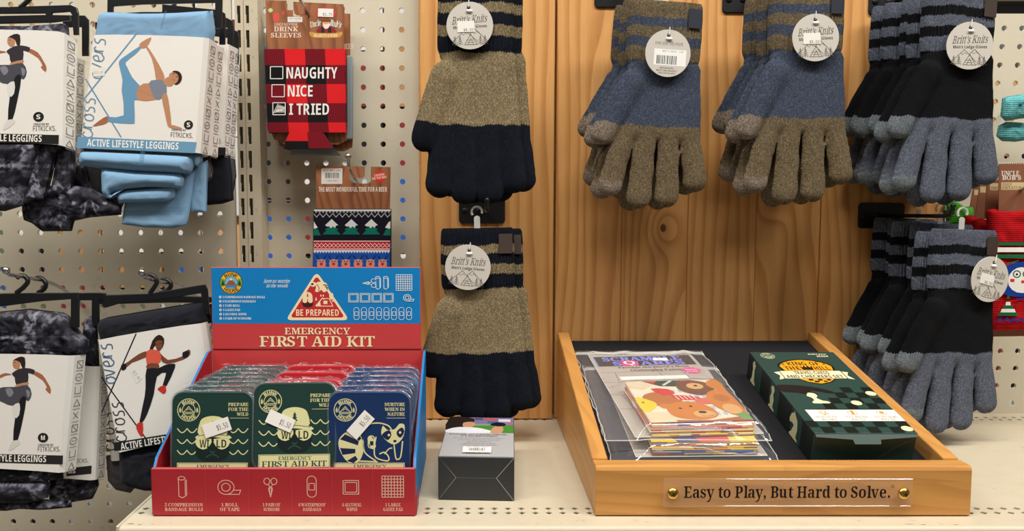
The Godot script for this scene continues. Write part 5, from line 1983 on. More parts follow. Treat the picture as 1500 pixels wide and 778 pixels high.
func puff_height(outline: PackedVector2Array, q: Vector2, th: float, rim: float, wrinkle: float, f: FastNoiseLite) -> float:
	var best := 1e9
	var n := outline.size()
	for j in n:
		var a := outline[j]
		var d := outline[(j + 1) % n] - a
		var t := clampf((q - a).dot(d) / maxf(d.length_squared(), 1e-12), 0.0, 1.0)
		best = minf(best, (a + d * t).distance_squared_to(q))
	var e := clampf(sqrt(best) / rim, 0.0, 1.0)
	return th * 0.5 * sqrt(maxf(1.0 - (1.0 - e) * (1.0 - e), 0.0)) + f.get_noise_2d(q.x * 60.0, q.y * 60.0) * wrinkle * e

func chunks(a: PackedVector2Array, longest: float) -> PackedVector2Array:
	var o := PackedVector2Array()
	for k in a.size():
		var p := a[k]
		var q := a[(k + 1) % a.size()]
		var n := maxi(1, int(ceil(p.distance_to(q) / longest)))
		for s in n:
			o.append(p.lerp(q, float(s) / n))
	return o

func cloth(called: String, t: Node3D, k: Ink, a: Array, steps: int, back: float, th: float, m: Material, seed_number: int, rim := 0.007, wrinkle := 0.0006) -> MeshInstance3D:
	var b := MB.new()
	puff(b, chunks(flat_outline(k, a, steps), 0.008), (k.o.z) - back, th, rim, wrinkle, seed_number)
	return part(called, b.done(), m, t)

func stitches(k: Ink, x0: float, y0: float, x1: float, y1: float, n: int, w: float, colour: Color, wide := 1.0) -> void:
	var d := (Vector2(x1, y1) - Vector2(x0, y0)).normalized()
	var s := Vector2(-d.y, d.x) * w
	for i in n:
		var p := Vector2(x0, y0).lerp(Vector2(x1, y1), (i + 0.2) / n)
		var q := Vector2(x0, y0).lerp(Vector2(x1, y1), (i + 0.75) / n)
		k.line(PackedVector2Array([p - s, q + s]), wide, colour)

# ---- drink sleeves
func wood_card(called: String, t: Node3D, k: Ink, a: Array, z: float) -> MeshInstance3D:
	var b := MB.new()
	b.slab(flat_outline(k, a), z - 0.0004, z + 0.0004, Transform3D(), 0.0001)
	return part(called, b.done(), M["brown wood print"], t)

func plaid(k: Ink) -> void:
	var red := lin("#d62227")
	var wine := lin("#7a1c22")
	var black := lin("#16161a")
	var xs := [163.0, 265.0, 365.0, 465.0, 570.0]
	var ys := [245.0, 325.0, 420.0, 515.0, 612.0, 662.0]
	for j in 5:
		for i in 4:
			var c := red if (i % 2 == 1 and j % 2 == 0) else (black if (i % 2 == 0 and j % 2 == 1) else wine)
			var sx := j * 5.0
			k.poly([xs[i] + sx, ys[j], xs[i + 1] + sx * (0.2 if i == 3 else 1.0), ys[j], xs[i + 1] + sx * (0.2 if i == 3 else 1.0) + 4, ys[j + 1], xs[i] + sx + 4, ys[j + 1]], c)
			if c == wine:
				# twill: fine slanted threads
				for q in 9:
					var x: float = xs[i] + sx + 4 + q * 10.5
					k.stroke([x, ys[j] + 3, x + 12, ys[j + 1] - 3], 2.2, lin("#4a151a"))
	k.poly([292, 660, 455, 660, 490, 705, 272, 705], red)
	k.poly([380, 660, 455, 660, 490, 705, 385, 705], wine)
	k.poly([272, 705, 490, 705, 512, 742, 266, 742], wine)
	k.poly([272, 705, 385, 705, 388, 742, 266, 742], black)
	var white := lin("#e9e4df")
	for e in [[195, 333], [203, 423], [208, 513]]:
		k.line(round_rect(e[0], e[1], e[0] + 62, e[1] + 60, 2), 4.0, white, true)
	for q in 6:
		k.stroke([212 + q * 8, 565 - q * 2, 232 + q * 7, 520 + q * 3, 228 + q * 8, 562], 4.5, white)
	k.words("NAUGHTY", 275, 336, 528, 392, white, "bold")
	k.words("NICE", 282, 426, 406, 482, white, "bold")
	k.words("I TRIED", 289, 517, 488, 573, white, "bold")

func drink_sleeve(label: String, art: String, z: float, shift: Vector2) -> void:
	var upper := art != "trees"
	var t := thing("drink_sleeve_pack", label, "drink sleeve", at(450 if upper else 518, 150 if upper else 330, z), "drink sleeves on the pegboard")
	var k := close_up(t, z, (340.0 if upper else 340.0) + shift.x, (0.0 if upper else 220.0) + shift.y, 3.383 if upper else 4.323)
	var b: MB
	if upper:
		var card := wood_card("header_card", t, k, [165, 10, 270, 13, 270, 72, 285, 84, 310, 92, 372, 92, 384, 82, 382, 70, 318, 72, 305, 62, 303, 18, 555, 31, 557, 260, 172, 260], -0.004)
		var c := close_up(t, z, 340.0 + shift.x, shift.y, 3.383)
		c.o.z = -0.0036
		var pale := lin("#f0dcc8")
		if art == "plaid":
			c.disc(187, 47, 12, 10, lin("#a9b56a"))
			c.poly([175, 47, 187, 34, 199, 47, 187, 60], lin("#c7cf8e"))
			c.disc(215, 82, 16, 24, lin("#d8544e"))
			c.disc(250, 60, 9, 10, lin("#c84b4a"))
			c.words("2-PACK NEOPRENE", 205, 110, 322, 124, pale, "sans")
			c.words("DRINK", 205, 128, 325, 152, pale, "serif_bold")
			c.words("SLEEVES", 189, 159, 340, 182, pale, "serif_bold")
			c.rect(272, 80, 346, 106, lin("#e6e2dc"))
			c.words("MERRY CHRISTMAS", 278, 84, 340, 92, lin("#77706a"), "sans")
			c.disc(462, 60, 52, 26, lin("#c7443f"))
			c.words("Uncle", 384, 98, 438, 128, lin("#e8efe2"), "serif_bold", -0.22, 0.2)
			c.words("Bob's", 484, 98, 542, 130, lin("#e8efe2"), "serif_bold", 0.22, 0.2)
			# the bearded man in a checked shirt over his banner
			c.poly([420, 160, 426, 138, 446, 126, 482, 126, 504, 138, 514, 160], lin("#8e2b2e"), 2)
			c.rect(440, 132, 456, 160, lin("#2c2a2c"))
			c.rect(474, 132, 490, 160, lin("#2c2a2c"))
			c.disc(464, 110, 17, 20, lin("#d9a077"))
			c.poly([444, 104, 450, 86, 478, 86, 486, 104], lin("#7b4a26"), 2)
			c.poly([448, 112, 464, 118, 482, 112, 478, 132, 464, 140, 452, 132], lin("#e8e0d4"), 2)
			c.poly([382, 154, 420, 160, 510, 160, 546, 154, 540, 176, 510, 184, 420, 184, 388, 176], lin("#cf9a4e"), 2)
			c.words("HILARIOUS & WARM", 404, 165, 522, 179, lin("#f3e2bd"), "serif_bold")
		else:
			c.words("BEER", 520, 180, 574, 205, pale, "serif_bold")
		part("lettering", c.done(), M["printed paper"], card)
		if art == "plaid":
			b = MB.new()
			var c2 := k.o + k.ux * 462 + k.uy * 60
			b.box(Vector3(76 * k.ux.x, 40 * k.ux.x, 0.0002), Transform3D(Basis(Vector3.BACK, -0.03), Vector3(c2.x, c2.y, -0.0030)), 0.0)
			var st := part("price_sticker", b.done(), M["white paper"], card)
			var c3 := ink(Vector3(c2.x, c2.y, -0.0029), k.ux, k.uy)
			c3.words("$5.75", -14, 0, 32, 17, lin("#55555c"), "mono")
			part("lettering", c3.done(), M["printed paper"], st)
		b = MB.new()
		b.slab(flat_outline(k, [163, 246, 566, 243, 572, 300, 576, 656, 560, 664, 460, 660, 478, 690, 515, 742, 264, 744, 276, 700, 292, 662, 186, 664, 182, 640]), -0.0035, 0.0035, Transform3D(), 0.0014)
		part("sleeve", b.done(), M["neoprene " + art], t)
		if art == "plaid":
			var c4 := close_up(t, z, 340.0, 0.0, 3.383)
			c4.o.z = 0.0036
			plaid(c4)
			stitches(c4, 571, 250, 577, 655, 44, 5.0, lin("#1d1d22"), 2.5)
			stitches(c4, 164, 250, 184, 655, 44, 3.0, lin("#1d1d22"), 2.5)
			part("plaid_print", c4.done(), M["printed cloth"], t)
		elif art == "silver":
			stitches(k, 571, 250, 577, 655, 44, 5.0, lin("#7f8c90"), 2.5)
			part("edge_stitch", k.done(), M["printed cloth"], t)
		# spare card below
		b = MB.new()
		b.slab(flat_outline(k, [190, 655, 575, 650, 572, 700, 530, 720, 250, 716, 205, 690]), -0.0050, -0.0044, Transform3D(), 0.0)
		part("inner_card", b.done(), M["brown wood print"], t)
		return
	# the knitted-pattern sleeve
	var card := wood_card("header_card", t, k, [528, 96, 838, 102, 838, 160, 828, 174, 800, 176, 782, 160, 752, 146, 738, 160, 742, 184, 768, 204, 800, 210, 862, 210, 878, 196, 878, 103, 1003, 106, 1004, 345, 1002, 380, 532, 380], -0.004)
	var c := close_up(t, z, 340.0, 220.0, 4.323)
	c.o.z = -0.0036
	c.rect(563, 114, 697, 213, lin("#e2ddd6"))
	var rng := RandomNumberGenerator.new()
	rng.seed = 21
	var x := 588.0
	while x < 676.0:
		var w := rng.randf_range(1.5, 4.5)
		c.rect(x, 142, x + w, 176, lin("#3a3634"))
		x += w + rng.randf_range(1.5, 4.0)
	c.words("UNCLE BOB'S 2106", 575, 122, 684, 132, lin("#4a4542"), "mono")
	c.words("8 10041 22106 3", 596, 186, 668, 198, lin("#4a4542"), "mono")
	c.disc(934, 166, 38, 38, lin("#d8392f"))
	c.words("CRUISIN'", 900, 148, 968, 162, lin("#f2d9cf"), "bold", -0.14)
	c.words("ON THE WAY", 886, 166, 980, 182, lin("#f2d9cf"), "bold", -0.14)
	c.words("THE MOST WONDERFUL TIME FOR A BEER", 546, 232, 983, 262, lin("#f3e9dc"), "bold")
	part("lettering", c.done(), M["printed paper"], card)
	b = MB.new()
	b.slab(flat_outline(k, [520, 371, 1014, 371, 1020, 760, 1020, 850, 520, 850]), -0.0035, 0.0035, Transform3D(), 0.0014)
	part("sleeve", b.done(), M["neoprene plaid"], t)
	c = close_up(t, z, 340.0, 220.0, 4.323)
	c.o.z = 0.0036
	var white := lin("#e6e6e4")
	var black := lin("#1b1c22")
	c.rect(524, 376, 1012, 575, black)
	c.rect(524, 376, 1012, 384, white)
	for q in 22:
		var a := 528.0 + q * 22.0
		c.poly([a, 384, a + 22, 384, a + 11, 400], lin("#9a9c9e"))
	for q in 12:
		var a := 522.0 + q * 41.0
		c.stroke([a, 400, a + 10, 412, a + 20, 424, a + 30, 412, a + 41, 400], 4.0, lin("#b9bbbd"))
	for e in [638.0, 763.0, 890.0]:
		knit_tree(c, e, 436, 545)
	c.poly([524, 448, 536, 470, 550, 490, 524, 500], white)
	c.poly([524, 496, 550, 500, 570, 540, 524, 540], lin("#12705f"))
	c.poly([1012, 448, 1000, 456, 978, 490, 1012, 500], white)
	c.poly([1012, 496, 986, 500, 965, 540, 1012, 540], lin("#12705f"))
	c.rect(524, 573, 1012, 640, lin("#c42a33"))
	c.rect(524, 574, 1012, 579, white)
	c.rect(524, 624, 1012, 629, white)
	c.rect(524, 634, 1012, 642, white)
	for q in 19:
		var a := 536.0 + q * 26.0
		c.stroke([a - 13, 590, a, 604, a + 13, 618], 3.0, white)
		c.stroke([a - 13, 618, a, 604, a + 13, 590], 3.0, white)
	c.rect(524, 642, 1012, 848, lin("#1d55b5"))
	for q in 27:
		var a := 524.0 + q * 18.0
		c.poly([a, 641, a + 18, 641, a + 9, 654], white)
	for e in [575.0, 653.0, 731.0, 810.0, 888.0, 965.0]:
		var dark := lin("#1b2a50")
		for s in [-1.0, 1.0]:
			c.stroke([e + s * 8, 694, e + s * 26, 680, e + s * 34, 664], 4.0, dark)
			c.stroke([e + s * 22, 682, e + s * 20, 668], 3.5, dark)
			c.poly([e + s * 14, 698, e + s * 32, 694, e + s * 18, 710], lin("#c98d78"))
		c.poly([e - 20, 696, e + 20, 696, e + 26, 740, e - 26, 740], lin("#d39a82"), 2)
		c.disc(e - 9, 706, 4, 4, black)
		c.disc(e + 9, 706, 4, 4, black)
		c.disc(e, 723, 10, 10, lin("#d8202b"))
	stitches(c, 522, 380, 522, 840, 46, 4.0, lin("#30343e"), 2.5)
	stitches(c, 1014, 380, 1016, 840, 46, 4.0, lin("#30343e"), 2.5)
	part("knit_print", c.done(), M["printed cloth"], t)

func knit_tree(c: Ink, x: float, top: float, low: float) -> void:
	var green := lin("#12705f")
	var h := low - top
	c.poly([x, top + h * 0.34, x + 22, top + h * 0.5, x + 46, top + h * 0.62, x + 30, top + h * 0.64, x + 58, top + h * 0.9, x - 58, top + h * 0.9, x - 30, top + h * 0.64, x - 46, top + h * 0.62, x - 22, top + h * 0.5], green)
	c.poly([x, top, x + 18, top + h * 0.16, x + 42, top + h * 0.36, x + 28, top + h * 0.38, x + 22, top + h * 0.52, x + 8, top + h * 0.42, x - 4, top + h * 0.54, x - 16, top + h * 0.42, x - 28, top + h * 0.44, x - 42, top + h * 0.36, x - 18, top + h * 0.16], lin("#d9dcdc"))

func wire_peg(label: String, pts: Array, ball := true) -> void:
	var t := thing("wire_hook", label, "hook", pts[0], "wire hooks on the pegboard")
	var b := MB.new()
	var p := []
	for q in smooth3(pts, 6):
		p.append(q - t.position)
	b.tube(p, 0.0021, 10)
	part("rod", b.done(), M["bright wire"], t)
	if ball:
		b = MB.new()
		b.ball(p[p.size() - 1], 0.0042, 14)
		part("ball_end", b.done(), M["bright wire"], t)

# ---- packs of leggings
# corners are the card's front face in photo pixels at distance z; the card is a tube of depth d, its far end shifted by lag
func legging_pack(label: String, z: float, corners: Array, d: float, lag: Vector2, art: String, frame: Array, tone: String, strip: String) -> Node3D:
	var p := []
	for c in corners:
		p.append(at(c[0], c[1], z))
	var t := thing("leggings_pack", label, "leggings", (p[0] + p[1] + p[2] + p[3]) * 0.25, "packs of leggings on hooks")
	for q in 4:
		p[q] -= t.position
	# paper sleeve: front, right, left and back walls with rounded corners
	var b := MB.new()
	var back := Vector3(lag.x, lag.y, -d)
	var r := 0.10
	var f0: Vector3 = p[0]
	var f1: Vector3 = p[1]
	var f2: Vector3 = p[2]
	var f3: Vector3 = p[3]
	var ring_top := []
	var ring_low := []
	for e in 2:
		var a: Vector3 = f0 if e == 0 else f3
		var c: Vector3 = f1 if e == 0 else f2
		var across := c - a
		var w := 0.004 / across.length()
		var ring := [a + across * w, c - across * w, c + back * 0.15, c + back * 0.85, c - across * w + back, a + across * w + back, a + back * 0.85, a + back * 0.15]
		# the front bulges a little over the folded cloth
		ring.insert(1, a + across * 0.5 + Vector3(0, 0.0012, 0.0))
		ring.insert(1, a + across * 0.2 + Vector3(0, 0.0008, 0.0))
		ring.insert(3, a + across * 0.8 + Vector3(0, 0.0008, 0.0))
		if e == 0:
			ring_top = ring
		else:
			ring_low = ring
	var ctr := (f0 + f1 + f2 + f3) * 0.25 + back * 0.5
	for q in ring_top.size():
		var e := (q + 1) % ring_top.size()
		var nn: Vector3 = (ring_top[e] - ring_top[q]).cross(ring_low[q] - ring_top[q]).normalized()
		if nn.dot((ring_top[q] + ring_low[e]) * 0.5 - ctr) < 0.0:
			nn = -nn
		b.quad(ring_top[q], ring_top[e], ring_low[e], ring_low[q], nn)
	var card := part("paper_sleeve", b.done(), M["white paper"], t)
	# print on the front
	var k := close_up(t, z, frame[0], frame[1], frame[2])
	k.o.z += 0.0001
	legging_art(k, art, lin(strip), tone)
	part("print", k.done(), M["printed paper"], card)
	# care symbols down the right side
	var sx := back / 100.0
	var sy := (f2 - f1) / 600.0
	k = ink(f1 + back * 0.0, sx, sy)
	if k.nn.x < 0.0:
		k.nn = -k.nn
	k.lift = 0.0004
	var ln := lin("#8d877d")
	for q in 9:
		var y := 30.0 + q * 66.0
		match q % 5:
			0:
				k.line(round_rect(35, y, 70, y + 36, 3), 4.0, ln, true)
				k.stroke([35, y, 70, y + 36], 3.5, ln)
			1:
				k.ring(52, y + 18, 20, 18, 4.0, ln)
				k.stroke([40, y + 18, 64, y + 18], 3.5, ln)
			2:
				k.stroke([35, y, 35, y + 36, 70, y + 36, 70, y], 4.0, ln)
			3:
				k.stroke([52, y, 72, y + 34, 34, y + 34, 52, y], 4.0, ln)
			4:
				k.stroke([36, y, 68, y + 34], 4.0, ln)
				k.stroke([68, y, 36, y + 34], 4.0, ln)
		k.stroke([30, y + 50, 74, y + 50], 3.0, ln)
	part("side_symbols", k.done(), M["printed paper"], card)
	return t

func brush(k: Ink, a: Array, w: float, c: Color) -> void:
	k.line(smooth(pairs(a), 5, false), w, c)

# the words «cross» and «overs» in brush script running up the card, each letter in a 60-wide cell
func script_words(k: Ink, x: float, y: float, dir: Vector2, up: Vector2, s: float, word: String, c: Color) -> void:
	var shapes := {
		"c": [[34, -30, 18, -38, 4, -22, 8, -4, 26, 0, 42, -10]],
		"r": [[2, -4, 12, -36, 14, -2], [12, -24, 24, -38, 36, -32]],
		"o": [[28, -36, 8, -28, 6, -6, 24, 0, 38, -16, 30, -34, 40, -30]],
		"s": [[34, -40, 16, -36, 12, -24, 30, -16, 26, 0, 4, 2]],
		"v": [[2, -36, 14, 0, 36, -42]],
		"e": [[6, -16, 32, -22, 28, -38, 10, -32, 6, -8, 24, 2, 42, -8]],
	}
	var at0 := 0.0
	for ch in word:
		for st in shapes[ch]:
			var a := []
			for q in range(0, st.size(), 2):
				var p: Vector2 = Vector2(x, y) + dir * (st[q] + at0) * s - up * st[q + 1] * s * 1.35
				a.append(p.x)
				a.append(p.y)
			brush(k, a, 6.5 * s, c)
		at0 += 44.0

func legging_art(k: Ink, art: String, strip: Color, tone: String) -> void:
	var skin := lin("#c08a68")
	var tan_skin := lin("#a8694c")
	var hair := lin("#33241f")
	var black := lin("#1d1d22")
	var white := lin("#f4f0e8")
	var rule := lin(tone)
	if art == "yoga":
		k.stroke([716, 166, 430, 528], 7, rule)
		k.stroke([446, 408, 636, 716], 7, rule)
		script_words(k, 484, 722, Vector2(0.06, -1), Vector2(-1, -0.06), 1.0, "cross", lin("#7190ab"))
		script_words(k, 530, 412, Vector2(0.08, -1), Vector2(-1, -0.08), 1.0, "overs", lin("#7190ab"))
		k.poly([728, 238, 655, 288, 622, 315, 624, 350, 640, 415, 636, 470, 648, 600, 568, 608, 566, 634, 690, 645, 706, 630, 704, 560, 704, 520, 722, 518, 732, 455, 722, 435, 690, 400, 665, 350, 655, 322, 700, 285, 732, 252], lin("#6a9abd"), 2)
		k.poly([724, 232, 745, 212, 785, 193, 782, 212, 762, 244, 738, 250], skin, 2)
		k.poly([764, 236, 802, 290, 852, 378, 856, 414, 818, 420, 808, 370, 790, 300, 762, 250], skin, 2)
		k.poly([722, 452, 780, 432, 814, 500, 808, 520, 720, 520], skin, 2)
		k.poly([777, 432, 812, 414, 860, 422, 872, 480, 850, 508, 812, 516], lin("#7d8694"), 2)
		k.poly([852, 420, 884, 396, 912, 420, 898, 446, 870, 446], skin, 2)
		k.poly([898, 372, 918, 366, 940, 376, 950, 400, 944, 424, 926, 440, 910, 436, 930, 410, 926, 388], hair, 2)
		k.poly([882, 388, 900, 374, 924, 384, 932, 408, 916, 434, 890, 424], skin, 2)
		k.poly([900, 382, 912, 378, 914, 382, 902, 386], hair)
		k.poly([918, 394, 928, 398, 926, 402, 917, 398], hair)
		k.stroke([900, 412, 908, 416, 914, 414], 3.0, lin("#8c4a40"))
		k.stroke([900, 398, 906, 404], 2.0, lin("#9a6a4e"))
		k.stroke([726, 470, 812, 505], 2.0, lin("#a8744f"))
		k.poly([846, 502, 872, 486, 888, 560, 898, 650, 880, 656, 862, 580], skin, 2)
		k.poly([880, 648, 916, 654, 956, 668, 930, 673, 888, 664], skin, 2)
		k.poly([566, 608, 544, 612, 486, 656, 520, 653, 562, 640], tan_skin, 2)
		k.disc(988, 650, 24, 24, lin("#2c2a2a"))
		k.words("S", 979, 638, 997, 662, white, "bold")
		k.words("CREATED BY", 900, 672, 976, 682, lin("#6b6560"), "bold", 0.05)
		k.words("FITKICKS.", 896, 692, 1012, 717, lin("#6b6560"), "sans", 0.05)
		k.poly([409, 712, 1033, 742, 1024, 800, 402, 772], strip)
		k.words("ACTIVE LIFESTYLE LEGGINGS", 458, 734, 938, 772, white, "bold", 0.04)
		k.poly([484, 352, 544, 348, 548, 392, 488, 398], lin("#e9e5dd"))
		k.words("$23.00", 494, 368, 538, 384, lin("#9aa0a8"), "mono", -0.05)
	elif art == "tee":
		k.poly([40, 196, 74, 176, 104, 182, 104, 236, 88, 232, 78, 206, 58, 200], hair, 2)
		k.poly([40, 198, 60, 196, 78, 210, 74, 238, 56, 242, 40, 226], skin, 2)
		k.stroke([46, 222, 54, 226], 2.5, lin("#8c4a40"))
		k.poly([46, 206, 56, 204, 56, 208, 47, 209], hair)
		k.poly([148, 250, 196, 270, 226, 315, 242, 346, 238, 374, 212, 346, 222, 340, 198, 300, 148, 268], tan_skin, 2)
		k.poly([36, 270, 0, 276, -30, 290, -30, 274, 0, 262], tan_skin, 2)
		k.poly([34, 264, 74, 240, 112, 235, 156, 246, 148, 270, 122, 262, 120, 310, 60, 326, 50, 286], lin("#35343a"), 2)
		k.poly([58, 324, 120, 310, 118, 328, 60, 338], skin, 2)
		k.poly([-40, 345, 20, 336, 60, 336, 118, 326, 140, 372, 124, 412, 96, 402, 40, 436, -10, 420, -40, 400], lin("#4d4d55"), 2)
		k.poly([0, 350, 30, 342, 44, 370, 20, 390], lin("#84848c"), 2)
		k.poly([110, 350, 134, 366, 120, 396], lin("#84848c"), 2)
		k.poly([80, 398, 112, 396, 92, 520, 66, 622, 42, 622, 52, 500], black, 2)
		k.poly([38, 440, 76, 424, 74, 486, 48, 502], lin("#e2dfda"), 2)
		k.poly([16, 676, 38, 626, 76, 624, 76, 640, 44, 668], lin("#dcd8d2"), 2)
		k.disc(202, 608, 28, 26, lin("#242326"))
		k.words("S" if strip.v < 0.022 else "M", 191, 596, 212, 620, white, "bold")
		k.words("CREATED BY", 176, 641, 258, 652, lin("#6b6560"), "bold")
		k.words("FITKICKS.", 174, 656, 295, 682, lin("#6b6560"), "sans")
		k.poly([-290, 690, 310, 704, 308, 752, -292, 736], strip)
		k.words("ACTIVE LIFESTYLE LEGGINGS", -262, 700, 219, 736, white, "bold", 0.02)
	elif art == "run":
		k.stroke([744, 366, 560, 800], 7, rule)
		k.stroke([556, 604, 805, 944], 7, rule)
		script_words(k, 700, 962, Vector2(-0.12, -1), Vector2(-1, 0.12), 1.05, "cross", lin("#39404c"))
		script_words(k, 636, 640, Vector2(-0.12, -1), Vector2(-1, 0.12), 1.05, "overs", lin("#4a6a8a"))
		k.poly([816, 472, 834, 404, 868, 372, 898, 394, 890, 444, 860, 432, 842, 440, 832, 472], hair, 2)
		k.poly([850, 412, 886, 404, 886, 448, 862, 462], lin("#7c4a36"), 2)
		k.poly([856, 424, 866, 422, 866, 426, 857, 428], hair)
		k.poly([874, 420, 884, 418, 884, 422, 875, 424], hair)
		k.stroke([866, 446, 874, 448, 880, 444], 2.5, lin("#5c2a24"))
		k.poly([806, 462, 760, 478, 702, 520, 664, 546, 682, 562, 722, 526, 808, 492], lin("#7c4a36"), 2)
		k.poly([876, 470, 920, 510, 1000, 490, 1006, 470, 1036, 452, 1042, 480, 1004, 508, 914, 532, 880, 506], lin("#7c4a36"), 2)
		k.poly([1000, 468, 1034, 462, 1030, 494, 1004, 500], black, 2)
		k.poly([664, 540, 690, 530, 692, 558, 670, 568], black, 2)
		k.poly([804, 466, 830, 452, 876, 466, 880, 520, 846, 538, 804, 530], lin("#e0604c"), 2)
		k.poly([808, 532, 868, 530, 866, 562, 808, 562], lin("#7c4a36"), 2)
		k.poly([804, 560, 866, 556, 904, 538, 952, 530, 960, 552, 916, 652, 894, 646, 912, 580, 862, 602, 846, 700, 812, 808, 784, 856, 768, 856, 796, 710, 800, 640], black, 2)
		k.poly([868, 666, 904, 648, 914, 680, 900, 698, 872, 678], lin("#c8392f"), 2)
		k.poly([758, 860, 788, 858, 788, 930, 774, 930, 752, 888], lin("#c8392f"), 2)
		k.poly([714, 566, 746, 546, 782, 610, 752, 640], lin("#eceae6"))
		k.words("$23.99", 722, 584, 776, 604, lin("#7b7b80"), "mono", 0.95)
		k.poly([628, 968, 1000, 908, 1000, 962, 632, 1016], strip)
		k.words("ACTIVE LIFESTYLE LEGGINGS", 664, 932, 1150, 970, white, "bold", -0.16)

func hanger(t: Node3D, k: Ink, back: float, bars: Array, hook: Array) -> void:
	var b := MB.new()
	for q in bars:
		b.slab(flat_outline(k, q), k.o.z - back - 0.0018, k.o.z - back + 0.0018, Transform3D(), 0.0006)
	var h := part("hanger", b.done(), M["black plastic"], t)
	if hook:
		b = MB.new()
		var pts := []
		for q in flat_outline(k, hook):
			pts.append(Vector3(q.x, q.y, k.o.z - back))
		b.tube(smooth3(pts, 4), 0.0026, 8)
		part("hanger_hook", b.done(), M["black plastic"], h)

